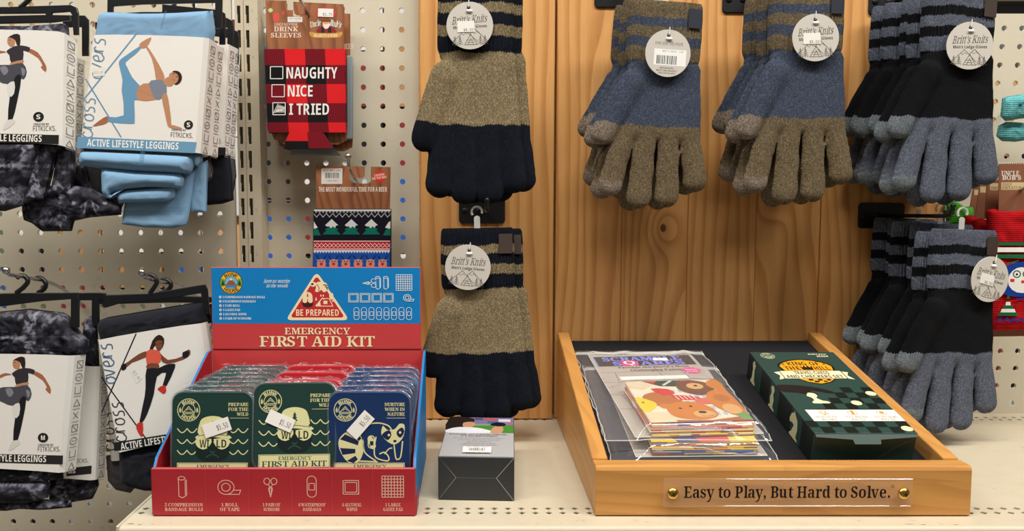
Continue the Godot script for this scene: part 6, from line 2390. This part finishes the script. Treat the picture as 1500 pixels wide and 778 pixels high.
func leggings() -> void:
	var blue := mat("blue jersey", "#ffffff", 0.85, 0.0, 0.25)
	triplanar(blue, speckle("#7ca2c2", "#8fb2cf", 0.25, 0.2, 111, 128, 0.5), 14.0)
	var night := mat("black jersey", "#ffffff", 0.85, 0.0, 0.25)
	triplanar(night, speckle("#1b1d25", "#2a2d38", 0.4, 0.2, 113, 128, 0.5), 14.0)
	var heather := mat("grey heather jersey", "#ffffff", 0.9, 0.0, 0.2)
	triplanar(heather, speckle("#4a474a", "#7a767a", 0.8, 0.35, 117, 256, 0.2), 16.0)
	var camo := mat("camouflage jersey", "#ffffff", 0.6, 0.0, 0.3)
	triplanar(camo, cloud(["#15151c", "#1b1b23", "#2a2a33", "#4b4b57", "#8a8a98"], 0.022, 119), 6.0)
	for m in [blue, night, heather]:
		m.rim_enabled = true
		m.rim = 0.2
	# -- upper row, blue packs; frame of the close-up: 3.536 units per pixel from the corner
	var fr := [0.0, 0.0, 3.536]
	var seam := lin("#4a7ba0")
	var t := legging_pack("blue leggings pack with a stretching woman on the white sleeve", 0.185, [[133, 51], [304, 55], [291, 224], [114, 217]], 0.026, Vector2(0.004, -0.002), "yoga", fr, "#6a94b5", "#6c9bbd")
	var k := close_up(t, 0.185, 0, 0, 3.536)
	cloth("folded_top", t, k, [482, 215, 478, 120, 486, 70, 520, 48, 700, 56, 900, 52, 1060, 42, 1084, 60, 1084, 230, 900, 240, 640, 230], 2, 0.004, 0.020, blue, 3)
	cloth("folded_leg", t, k, [408, 776, 400, 820, 396, 862, 500, 878, 700, 895, 985, 908, 1004, 860, 1010, 806, 700, 790], 1, -0.004, 0.030, blue, 4, 0.012)
	cloth("folded_leg", t, k, [990, 790, 1036, 800, 1038, 840, 1020, 868, 994, 860], 1, 0.006, 0.018, blue, 5)
	cloth("folded_leg", t, k, [512, 880, 530, 875, 700, 895, 930, 905, 952, 930, 945, 970, 930, 990, 900, 985, 760, 978, 640, 990, 580, 1010, 560, 1045, 530, 1035, 518, 1000], 1, 0.000, 0.022, blue, 6, 0.010)
	cloth("folded_leg", t, k, [590, 1018, 640, 996, 800, 985, 905, 978, 900, 1030, 870, 1055, 760, 1060, 640, 1062, 600, 1068], 1, 0.006, 0.014, blue, 7, 0.006)
	cloth("leg_hem", t, k, [612, 1060, 560, 1020, 540, 880, 800, 880, 990, 880, 962, 1130, 950, 1185, 880, 1205, 720, 1200, 597, 1182], 0, 0.018, 0.010, blue, 8, 0.006)
	cloth("leg_hem", t, k, [975, 860, 1052, 830, 1052, 1118, 968, 1116, 962, 1060], 0, 0.022, 0.008, blue, 9, 0.006)
	k.o.z += 0.0
	var ks := close_up(t, 0.185, 0, 0, 3.536)
	ks.o.z += 0.0065
	stitches(ks, 872, 62, 848, 160, 16, 5, seam, 2.0)
	ks.o.z += 0.0045
	stitches(ks, 775, 772, 764, 868, 18, 12, seam, 2.0)
	ks.o.z += -0.0285
	stitches(ks, 612, 1092, 960, 1090, 60, 0.5, seam, 2.0)
	stitches(ks, 606, 1110, 956, 1112, 60, 0.5, seam, 2.0)
	part("stitching", ks.done(), M["printed cloth"], t)
	hanger(t, k, 0.020, [[515, -60, 515, 45, 545, 45, 545, 10, 700, 0, 1085, -10, 1090, 125, 1122, 125, 1122, -60], [560, 48, 700, 40, 1080, 40, 1080, 52, 560, 66]], [])
	# packs behind it
	var more := [[0.150, 0.0, "grey heather jersey", "grey heather leggings pack just behind the blue pack with the stretching woman"], [0.112, 1.0, "black jersey", "black leggings pack third in the blue row, sleeve edge showing"], [0.082, 2.0, "grey heather jersey", "grey leggings pack last in the blue row, by the slotted upright"]]
	for e in more:
		var z: float = e[0]
		var dx: float = [18.0, 36.0, 44.0][int(e[1])]
		var dy: float = [5.0, 4.0, 8.0][int(e[1])]
		t = legging_pack(e[3], z, [[140 + dx, 55 + dy], [297 + dx, 60 + dy], [288 + dx, 222 + dy], [128 + dx, 216 + dy]], 0.018, Vector2(0.006, -0.002), "none", fr, "#5d8aad", "#2b2a2d")
		k = close_up(t, z, dx * 1.0, dy, 3.536)
		var cl: Material = M[e[2]]
		if int(e[1]) == 0:
			cloth("folded_leg", t, close_up(t, z, 0, 0, 3.536), [400, 850, 430, 840, 560, 850, 620, 1000, 600, 1100, 470, 1080, 420, 1020, 396, 940], 2, 0.010, 0.016, cl, 20)
			cloth("folded_leg", t, close_up(t, z, 0, 0, 3.536), [1040, 820, 1075, 810, 1092, 880, 1088, 930, 1060, 960, 1040, 940], 1, 0.010, 0.016, cl, 21)
		elif int(e[1]) == 1:
			cloth("folded_leg", t, close_up(t, z, 0, 0, 3.536), [1062, 800, 1185, 800, 1200, 900, 1210, 1050, 1150, 1070, 1062, 1078], 1, 0.008, 0.018, cl, 22)
			var kk := close_up(t, z, 0, 0, 3.536)
			kk.o.z += 0.0001
			kk.poly([1095, 766, 1186, 770, 1184, 812, 1093, 808], lin("#2b2a2d"))
			kk.words("S", 1096, 776, 1106, 800, lin("#f4f0e8"), "bold")
			kk.words("KICKS.", 1100, 724, 1168, 748, lin("#8b857e"), "sans")
			kk.words("ED BY", 1100, 710, 1134, 722, lin("#8b857e"), "bold")
			part("lettering", kk.done(), M["printed paper"], t)
		else:
			cloth("folded_leg", t, close_up(t, z, 0, 0, 3.536), [1130, 815, 1216, 830, 1224, 920, 1212, 1000, 1150, 1010], 1, 0.008, 0.016, cl, 23)
		k = close_up(t, z, 0, 0, 3.536)
		var hx: float = [1122.0, 1165.0, 1196.0][int(e[1])]
		var hy: float = [40.0, 82.0, 140.0][int(e[1])]
		hanger(t, k, 0.012, [[hx - 300, hy - 30, hx, hy, hx + 28, hy + 16, hx + 32, hy + 40, hx + 32, hy + 180, hx + 2, hy + 180, hx + 2, hy + 50, hx - 300, hy + 10]], [])
	# -- upper row, camouflage packs at the edge
	t = legging_pack("camouflage leggings pack cut by the photo's edge, upper row, size S", 0.195, [[-86, 44], [90, 46], [87, 212], [-92, 208]], 0.024, Vector2(0.008, -0.006), "tee", fr, "#333333", "#232225")
	k = close_up(t, 0.195, 0, 0, 3.536)
	cloth("folded_top", t, k, [-280, 160, -280, 110, -100, 120, 100, 122, 300, 108, 324, 120, 324, 200, 0, 210, -280, 200], 1, 0.004, 0.018, camo, 31)
	cloth("folded_leg", t, k, [-280, 745, 190, 742, 174, 800, 110, 1000, 96, 1080, 0, 1110, -280, 1100], 0, -0.003, 0.026, camo, 32, 0.008, 0.0025)
	cloth("folded_leg", t, k, [180, 742, 268, 752, 240, 900, 204, 1045, 150, 1052, 94, 1076, 108, 1000, 150, 850], 0, 0.006, 0.016, camo, 33, 0.006, 0.002)
	cloth("folded_leg", t, k, [262, 752, 344, 770, 350, 900, 332, 990, 290, 1020, 210, 1040, 236, 900], 0, 0.014, 0.012, camo, 34, 0.006, 0.002)
	cloth("folded_leg", t, k, [52, 1095, 60, 1000, 250, 960, 420, 980, 590, 1080, 590, 1130, 420, 1145, 330, 1165, 318, 1220, 160, 1222, 110, 1180, 60, 1160], 1, 0.016, 0.018, camo, 35, 0.01, 0.004)
	hanger(t, k, 0.016, [[-300, 20, 0, 18, 330, 8, 362, 22, 370, 50, 372, 165, 346, 165, 338, 60, 326, 42, 230, 50, 228, 60, 326, 62, 330, 88, 230, 100, -300, 112, -300, 70, 200, 60, 200, 52, -300, 56]], [60, 20, 92, -6, 120, -40, 90, -70])
	t = legging_pack("camouflage leggings pack upper row, behind the one at the photo's edge", 0.165, [[-60, 80], [108, 82], [104, 242], [-64, 236]], 0.018, Vector2(0.006, -0.003), "none", fr, "#333333", "#232225")
	k = close_up(t, 0.165, 0, 0, 3.536)
	cloth("folded_leg", t, k, [300, 850, 420, 860, 450, 980, 590, 1070, 560, 1120, 400, 1130, 300, 1050], 1, 0.004, 0.02, camo, 37, 0.01, 0.004)
	hanger(t, k, 0.012, [[300, 66, 415, 68, 434, 90, 436, 280, 402, 280, 400, 128, 300, 130]], [])
	hanger(t, k, 0.030, [[430, 84, 462, 84, 480, 100, 482, 200, 452, 200, 452, 120, 430, 120]], [])
	# -- lower row, camouflage packs: 3.706 units per pixel from (0, 390)
	t = legging_pack("camouflage leggings pack in the lower row, size M circle on its sleeve", 0.195, [[-76, 519], [106, 521], [91, 693], [-84, 684]], 0.024, Vector2(0.006, -0.003), "none", fr, "#333333", "#232225")
	k = close_up(t, 0.195, 8, 474.0, 3.62)
	k.o.z += 0.0001
	legging_art(k, "tee", lin("#2c2a2e"), "#333333")
	part("front_print", k.done(), M["printed paper"], t)
	k = close_up(t, 0.195, 0, 390, 3.706)
	cloth("folded_top", t, k, [-280, 520, -280, 300, -60, 258, 120, 240, 300, 262, 330, 280, 400, 380, 442, 420, 436, 490, 300, 520, 0, 520], 1, 0.004, 0.026, camo, 41, 0.012, 0.003)
	cloth("folded_leg", t, k, [-280, 1110, 0, 1118, 300, 1122, 320, 1190, 200, 1212, -280, 1206], 0, 0.004, 0.02, camo, 42, 0.01, 0.003)
	cloth("folded_leg", t, k, [-280, 1200, 0, 1205, 200, 1198, 245, 1220, 236, 1300, 120, 1330, -280, 1325], 1, 0.002, 0.022, camo, 43, 0.012, 0.003)
	cloth("folded_leg", t, k, [-280, 1320, 100, 1325, 340, 1330, 350, 1370, 180, 1385, 60, 1378, -20, 1390, -280, 1385], 1, 0.012, 0.018, camo, 44, 0.01, 0.004)
	hanger(t, k, 0.010, [[-280, 158, 100, 150, 400, 148, 408, 190, 408, 340, 364, 330, 364, 184, 200, 196, 0, 222, -280, 240]], [60, 150, 100, 120, 124, 88, 110, 62, 84, 54, 64, 68])
	t = legging_pack("camouflage leggings pack in the lower row, tucked behind the size M one", 0.160, [[-40, 534], [144, 537], [137, 704], [-46, 696]], 0.020, Vector2(0.006, -0.002), "none", fr, "#333333", "#232225")
	k = close_up(t, 0.160, 0, 390, 3.706)
	var kk2 := close_up(t, 0.160, 0, 390, 3.706)
	kk2.o.z += 0.0001
	kk2.poly([370, 1112, 508, 1096, 506, 1142, 368, 1156], lin("#2c2a2e"))
	kk2.words("GS", 376, 1116, 418, 1140, lin("#f4f0e8"), "bold", -0.03)
	kk2.disc(398, 1018, 18, 22, lin("#242326"))
	kk2.words("TKICKS.", 396, 1058, 490, 1080, lin("#6b6560"), "sans")
	part("lettering", kk2.done(), M["printed paper"], t)
	cloth("folded_top", t, k, [410, 560, 430, 300, 470, 270, 496, 300, 510, 560], 1, 0.004, 0.02, camo, 46, 0.01, 0.003)
	cloth("folded_leg", t, k, [240, 1160, 300, 1130, 500, 1165, 510, 1240, 480, 1310, 330, 1335, 240, 1330], 1, 0.004, 0.024, camo, 47, 0.012, 0.004)
	hanger(t, k, 0.010, [[400, 150, 520, 148, 556, 152, 560, 186, 520, 186, 520, 330, 480, 330, 480, 190, 400, 190]], [180, 150, 215, 128, 224, 100, 208, 76, 182, 66, 164, 78])
	# -- lower row, black packs
	t = legging_pack("black leggings pack tilted behind the first aid display, running woman on sleeve", 0.175, [[139, 499], [298, 473], [325, 634], [170, 664]], 0.026, Vector2(0.008, 0.002), "none", fr, "#20242c", "#20222a")
	k = close_up(t, 0.175, 0, 390, 3.706)
	k.o.z += 0.0001
	legging_art(k, "run", lin("#20222a"), "#20242c")
	part("front_print", k.done(), M["printed paper"], t)
	k = close_up(t, 0.175, 0, 390, 3.706)
	cloth("folded_top", t, k, [500, 330, 515, 300, 560, 285, 800, 245, 1040, 205, 1100, 200, 1130, 290, 1140, 330, 900, 400, 700, 430, 530, 440], 1, 0.002, 0.026, night, 51, 0.012, 0.002)
	cloth("folded_leg", t, k, [628, 1010, 800, 990, 960, 960, 1000, 1200, 900, 1262, 780, 1262, 690, 1240, 640, 1210], 1, 0.004, 0.022, night, 52, 0.012, 0.002)
	hanger(t, k, 0.008, [[560, 160, 800, 152, 1060, 108, 1104, 102, 1118, 130, 1132, 262, 1112, 268, 1082, 150, 900, 180, 640, 205, 600, 218, 560, 230, 540, 220]], [800, 152, 822, 120, 838, 90, 826, 62, 796, 50, 772, 66])
	t = legging_pack("grey heather leggings pack at the lower row's back, sleeve half hidden", 0.140, [[150, 520], [300, 500], [322, 668], [160, 676]], 0.018, Vector2(0.006, 0.002), "none", fr, "#20242c", "#20222a")
	k = close_up(t, 0.140, 0, 390, 3.706)
	kk2 = close_up(t, 0.140, 0, 390, 3.706)
	kk2.o.z += 0.0001
	kk2.stroke([552, 820, 600, 720], 7, lin("#20242c"))
	script_words(kk2, 640, 1010, Vector2(-0.1, -1), Vector2(-1, 0.1), 1.0, "cross", lin("#39404c"))
	part("lettering", kk2.done(), M["printed paper"], t)
	cloth("folded_leg", t, k, [560, 1060, 700, 1050, 760, 1200, 700, 1272, 620, 1255, 572, 1200], 1, 0.004, 0.02, heather, 54, 0.012, 0.002)
	cloth("folded_top", t, k, [560, 300, 1140, 210, 1146, 330, 600, 420], 0, 0.002, 0.02, night, 55, 0.01, 0.002)
	hanger(t, k, 0.006, [[520, 165, 900, 160, 1150, 170, 1152, 200, 900, 200, 520, 210]], [860, 150, 905, 130, 920, 104, 906, 82, 880, 74, 862, 88])
	# hooks that carry the lower packs
	wire_peg("bright wire hook carrying the lower camouflage leggings", [at(112, 438, 0.03), at(78, 416, 0.12), at(30, 405, 0.19), at(14, 402, 0.205), at(9, 396, 0.21)])
	wire_peg("bright wire hook carrying the tilted black leggings", [at(290, 437, 0.03), at(262, 419, 0.10), at(228, 411, 0.165), at(213, 405, 0.18), at(208, 399, 0.185)])

func sleeves() -> void:
	var wood := mat("brown wood print", "#ffffff", 0.4)
	triplanar(wood, wood_image(601, "#a56a45", "#643826", 170.0, 3.0, []), 5.0)
	mat("neoprene plaid", "#1a1a1e", 0.8)
	mat("neoprene silver", "#8c989c", 0.8)
	mat("neoprene teal", "#1f6f9a", 0.8)
	drink_sleeve("silver grey drink sleeve hanging behind the plaid one", "silver", 0.046, Vector2(8.5, 10.0))
	drink_sleeve("teal blue drink sleeve hanging last behind the plaid one", "teal", 0.030, Vector2(-1.0, -4.0))
	drink_sleeve("red and black plaid drink sleeve with naughty and nice tick boxes", "plaid", 0.062, Vector2.ZERO)
	drink_sleeve("drink sleeve with knit pattern of trees and reindeer below the plaid one", "trees", 0.052, Vector2.ZERO)
	wire_peg("bright wire hook through the plaid drink sleeve's card", [at(461, 42, 0.0), at(452, 22, 0.05), at(441, 2, 0.085), at(436, -12, 0.10)])
	wire_peg("bright wire hook through the reindeer drink sleeve's card", [at(537, 285, 0.0), at(521, 262, 0.05), at(512, 246, 0.075), at(510.5, 236, 0.08), at(510, 229, 0.082)])

# ---------------------------------------------------------------- socks at the right
func sock(label: String, z: float, a: Array, colour: String, seed_number: int, frame: Array) -> Node3D:
	var t := thing("knit_sock", label, "sock", at(frame[0] + 60.0 / frame[2], frame[1] + 200.0 / frame[2], z), "socks on the pegboard")
	var k := close_up(t, z, frame[0], frame[1], frame[2])
	cloth("knit_body", t, k, a, 1, 0.0, 0.018, M["wool " + colour], seed_number, 0.010, 0.002)
	return t

func sock_card(t: Node3D, z: float, frame: Array, a: Array, lettering: Array, back: float) -> void:
	var k := close_up(t, z, frame[0], frame[1], frame[2])
	var b := MB.new()
	b.slab(flat_outline(k, a), -back - 0.0005, -back + 0.0005, Transform3D(), 0.0001)
	var card := part("header_card", b.done(), M["brown sock card"], t)
	k.o.z = -back + 0.0006
	var pale := lin("#ece4d8")
	for e in lettering:
		if e[0] == "bar":
			k.rect(e[1], e[2], e[3], e[4], lin("#cbb789"))
		else:
			k.words(e[0], e[1], e[2], e[3], e[4], pale if e.size() < 6 else lin(e[5]), "serif_bold")
	var x: float = a[0]
	while x < a[2] - 4.0:
		k.rect(x + 2, minf(a[1], a[3]) + 2, x + 5, minf(a[1], a[3]) + 9, pale)
		x += 9.0
	part("lettering", k.done(), M["printed paper"], card)

func socks() -> void:
	mat("brown sock card", "#86543c", 0.5)
	var rel := knit_relief(16, 16)
	for c in [["red", "#c01a20"], ["green", "#4fae35"], ["teal", "#6fc0c4"]]:
		var m := mat("wool " + c[0], c[1], 0.95, 0.0, 0.2)
		m.uv1_triplanar = true
		m.uv1_scale = Vector3.ONE * 26.0
		relief(m, rel, 0.12)
	var fr := [1360.0, 230.0, 2.88]
	var z := 0.11
	var t := sock("red sock with white tree and bearded face, frontmost of the socks", z, [268, 225, 300, 218, 360, 222, 430, 216, 500, 222, 505, 350, 520, 740, 420, 742, 270, 745, 272, 600, 282, 420, 276, 330], "red", 61, fr)
	sock_card(t, z, fr, [306, 28, 470, 20, 470, 260, 306, 260], [["UNCLE", 316, 58, 392, 78], ["BOB'S", 320, 78, 400, 96], ["bar", 316, 106, 460, 138], ["UGLY", 322, 109, 362, 121, "#6a4a34"], ["SWEATER", 320, 123, 402, 135, "#6a4a34"]], 0.004)
	var k := close_up(t, z, fr[0], fr[1], fr[2])
	k.o.z = 0.0012
	var white := lin("#e8e6e0")
	var green := lin("#17633c")
	for e in [[360, 373, green], [382, 402, white], [412, 428, green]]:
		k.rect(288, e[0], 496, e[1], e[2])
	# knitted face: blue hood, white beard and cheeks, round green glasses
	k.poly([298, 560, 304, 500, 330, 462, 372, 446, 420, 446, 460, 470, 478, 540, 440, 588, 340, 590], lin("#1c3d8f"), 2)
	k.poly([340, 500, 372, 470, 412, 470, 446, 500, 450, 540, 420, 572, 372, 574, 338, 545], white, 2)
	for x in [372.0, 414.0]:
		k.ring(x, 496, 15, 14, 5, green)
		k.disc(x, 497, 5, 5, lin("#1b2024"))
	k.poly([344, 516, 362, 516, 362, 530, 344, 530], lin("#cf3a34"))
	k.poly([390, 524, 420, 520, 424, 532, 392, 536], lin("#cf3a34"))
	k.stroke([306, 502, 330, 456, 380, 438], 5, green, 4)
	for q in 5:
		var c := green if q % 2 == 0 else white
		var y := 600.0 + q * 15.0
		k.poly([336 - q * 11.0, y + 15, 336 - q * 9.0, y, 336 + q * 9.0, y, 336 + q * 11.0, y + 15], c)
	k.poly([336, 584, 344, 602, 328, 602], green)
	var wv := []
	for q in 14:
		wv.append(286 + q * 15.0)
		wv.append(692 + (8.0 if q % 2 == 0 else -6.0))
	k.stroke(wv, 8, lin("#34307c"))
	k.stroke([370, 604, 400, 600, 430, 606], 7, lin("#34307c"))
	# the pattern sits on the cushion's face
	for q in k.v.size():
		k.v[q].z += 0.0009
	part("knit_pattern", k.done(), M["printed cloth"], t)
	var b := MB.new()
	var kc := close_up(t, z, fr[0], fr[1], fr[2])
	b.slab(flat_outline(kc, [276, 735, 480, 730, 480, 775, 284, 778]), -0.020, -0.019, Transform3D(), 0.0)
	part("foot_card", b.done(), M["brown sock card"], t)
	z = 0.085
	t = sock("red sock with its cuff showing just behind the front one", z, [206, 268, 240, 258, 266, 266, 272, 330, 268, 420, 210, 380], "red", 63, fr)
	sock_card(t, z, fr, [262, 34, 318, 28, 312, 260, 246, 262], [["UN", 276, 66, 300, 82], ["BO", 280, 82, 304, 96], ["bar", 268, 110, 306, 140], ["SWE", 272, 124, 304, 138, "#6a4a34"]], 0.004)
	z = 0.060
	t = sock("red sock cuff showing second behind the front one", z, [165, 252, 195, 246, 224, 252, 236, 300, 230, 360, 170, 320], "red", 65, fr)
	sock_card(t, z, fr, [232, 58, 264, 52, 252, 262, 205, 262], [["bar", 226, 124, 250, 150]], 0.004)
	z = 0.036
	t = sock("bright green knit sock beside the red ones", z, [92, 190, 130, 184, 168, 210, 206, 208, 204, 270, 170, 302, 96, 280], "green", 67, fr)
	sock_card(t, z, fr, [206, 100, 236, 90, 226, 250, 180, 250], [["bar", 205, 138, 226, 160]], 0.006)
	# teal cuffs at the edge
	var fe := [1400.0, 120.0, 3.70]
	z = 0.05
	t = sock("pale teal ribbed sock cuff at the photo's edge, upper of two", z, [284, 80, 310, 72, 380, 62, 430, 66, 430, 190, 370, 196, 300, 208, 274, 180], "teal", 71, fe)
	t = sock("pale teal ribbed sock cuff at the photo's edge, lower of two", z - 0.012, [262, 230, 300, 212, 370, 215, 430, 220, 430, 310, 350, 322, 280, 318, 250, 290], "teal", 73, fe)
	wire_peg("bright wire hook carrying the knitted socks", [at(1468, 290, -0.012), at(1482, 282, 0.06), at(1500, 276, 0.12), at(1508, 268, 0.13)])
	wire_peg("bright wire hook carrying the teal socks", [at(1474, 160, -0.012), at(1500, 150, 0.06), at(1530, 142, 0.09), at(1536, 134, 0.095)])

func top_rail() -> void:
	var t := thing("steel_rail", "dark steel rail beyond the top of the pegboard", "rail", Vector3(0.82, 0.5, -0.19))
	var b := MB.new()
	b.box(Vector3(0.6, 0.16, 0.03), Transform3D(Basis(), Vector3(0, 0.10, -0.05)), 0.002)
	part("beam", b.done(), M["rail grey"], t)
	b = MB.new()
	b.box(Vector3(0.6, 0.022, 0.02), Transform3D(Basis(), Vector3(0, 0.107, -0.02)), 0.002)
	part("channel", b.done(), M["rail brown"], t)

func right_goods() -> void:
	mat("rail grey", "#565d68", 0.5)
	mat("rail brown", "#4a4335", 0.6)
	socks()
	top_rail()

# ---------------------------------------------------------------- the scene
func _ready() -> void:
	var cam := Camera3D.new()
	cam.name = "camera"
	cam.projection = Camera3D.PROJECTION_FRUSTUM
	cam.near = 0.05
	cam.far = 50.0
	cam.size = 0.05 * 778.0 / FOCAL
	cam.frustum_offset = Vector2(750.0 - LENS.x, 0.0) / FOCAL * 0.05
	cam.position = EYE
	cam.rotation_degrees = Vector3(-PITCH, 0, 0)
	add_child(cam)
	cam.current = true
	var e := Environment.new()
	e.background_mode = Environment.BG_COLOR
	e.background_color = Color("#3a3a3a")
	e.tonemap_mode = Environment.TONE_MAPPER_LINEAR
	e.tonemap_exposure = 1.0
	e.sdfgi_enabled = true
	e.ssao_enabled = true
	e.ssil_enabled = true
	var we := WorldEnvironment.new()
	we.name = "environment"
	we.environment = e
	add_child(we)
	for k in LAMPS.size():
		var l := AreaLight3D.new()
		l.name = "ceiling_panel_light"
		l.area_size = Vector2(1.2, 0.32)
		l.light_energy = LAMPS[k][2]
		l.light_color = Color("#fffaf3")
		l.area_range = 9.0
		l.shadow_enabled = true
		l.position = Vector3(LAMPS[k][0], 1.922, LAMPS[k][1])
		l.rotation_degrees.x = -90
		add_child(l, true)
	make_materials()
	structure()
	gloves()
	first_aid()
	tray_goods()
	sleeves()
	leggings()
	right_goods()
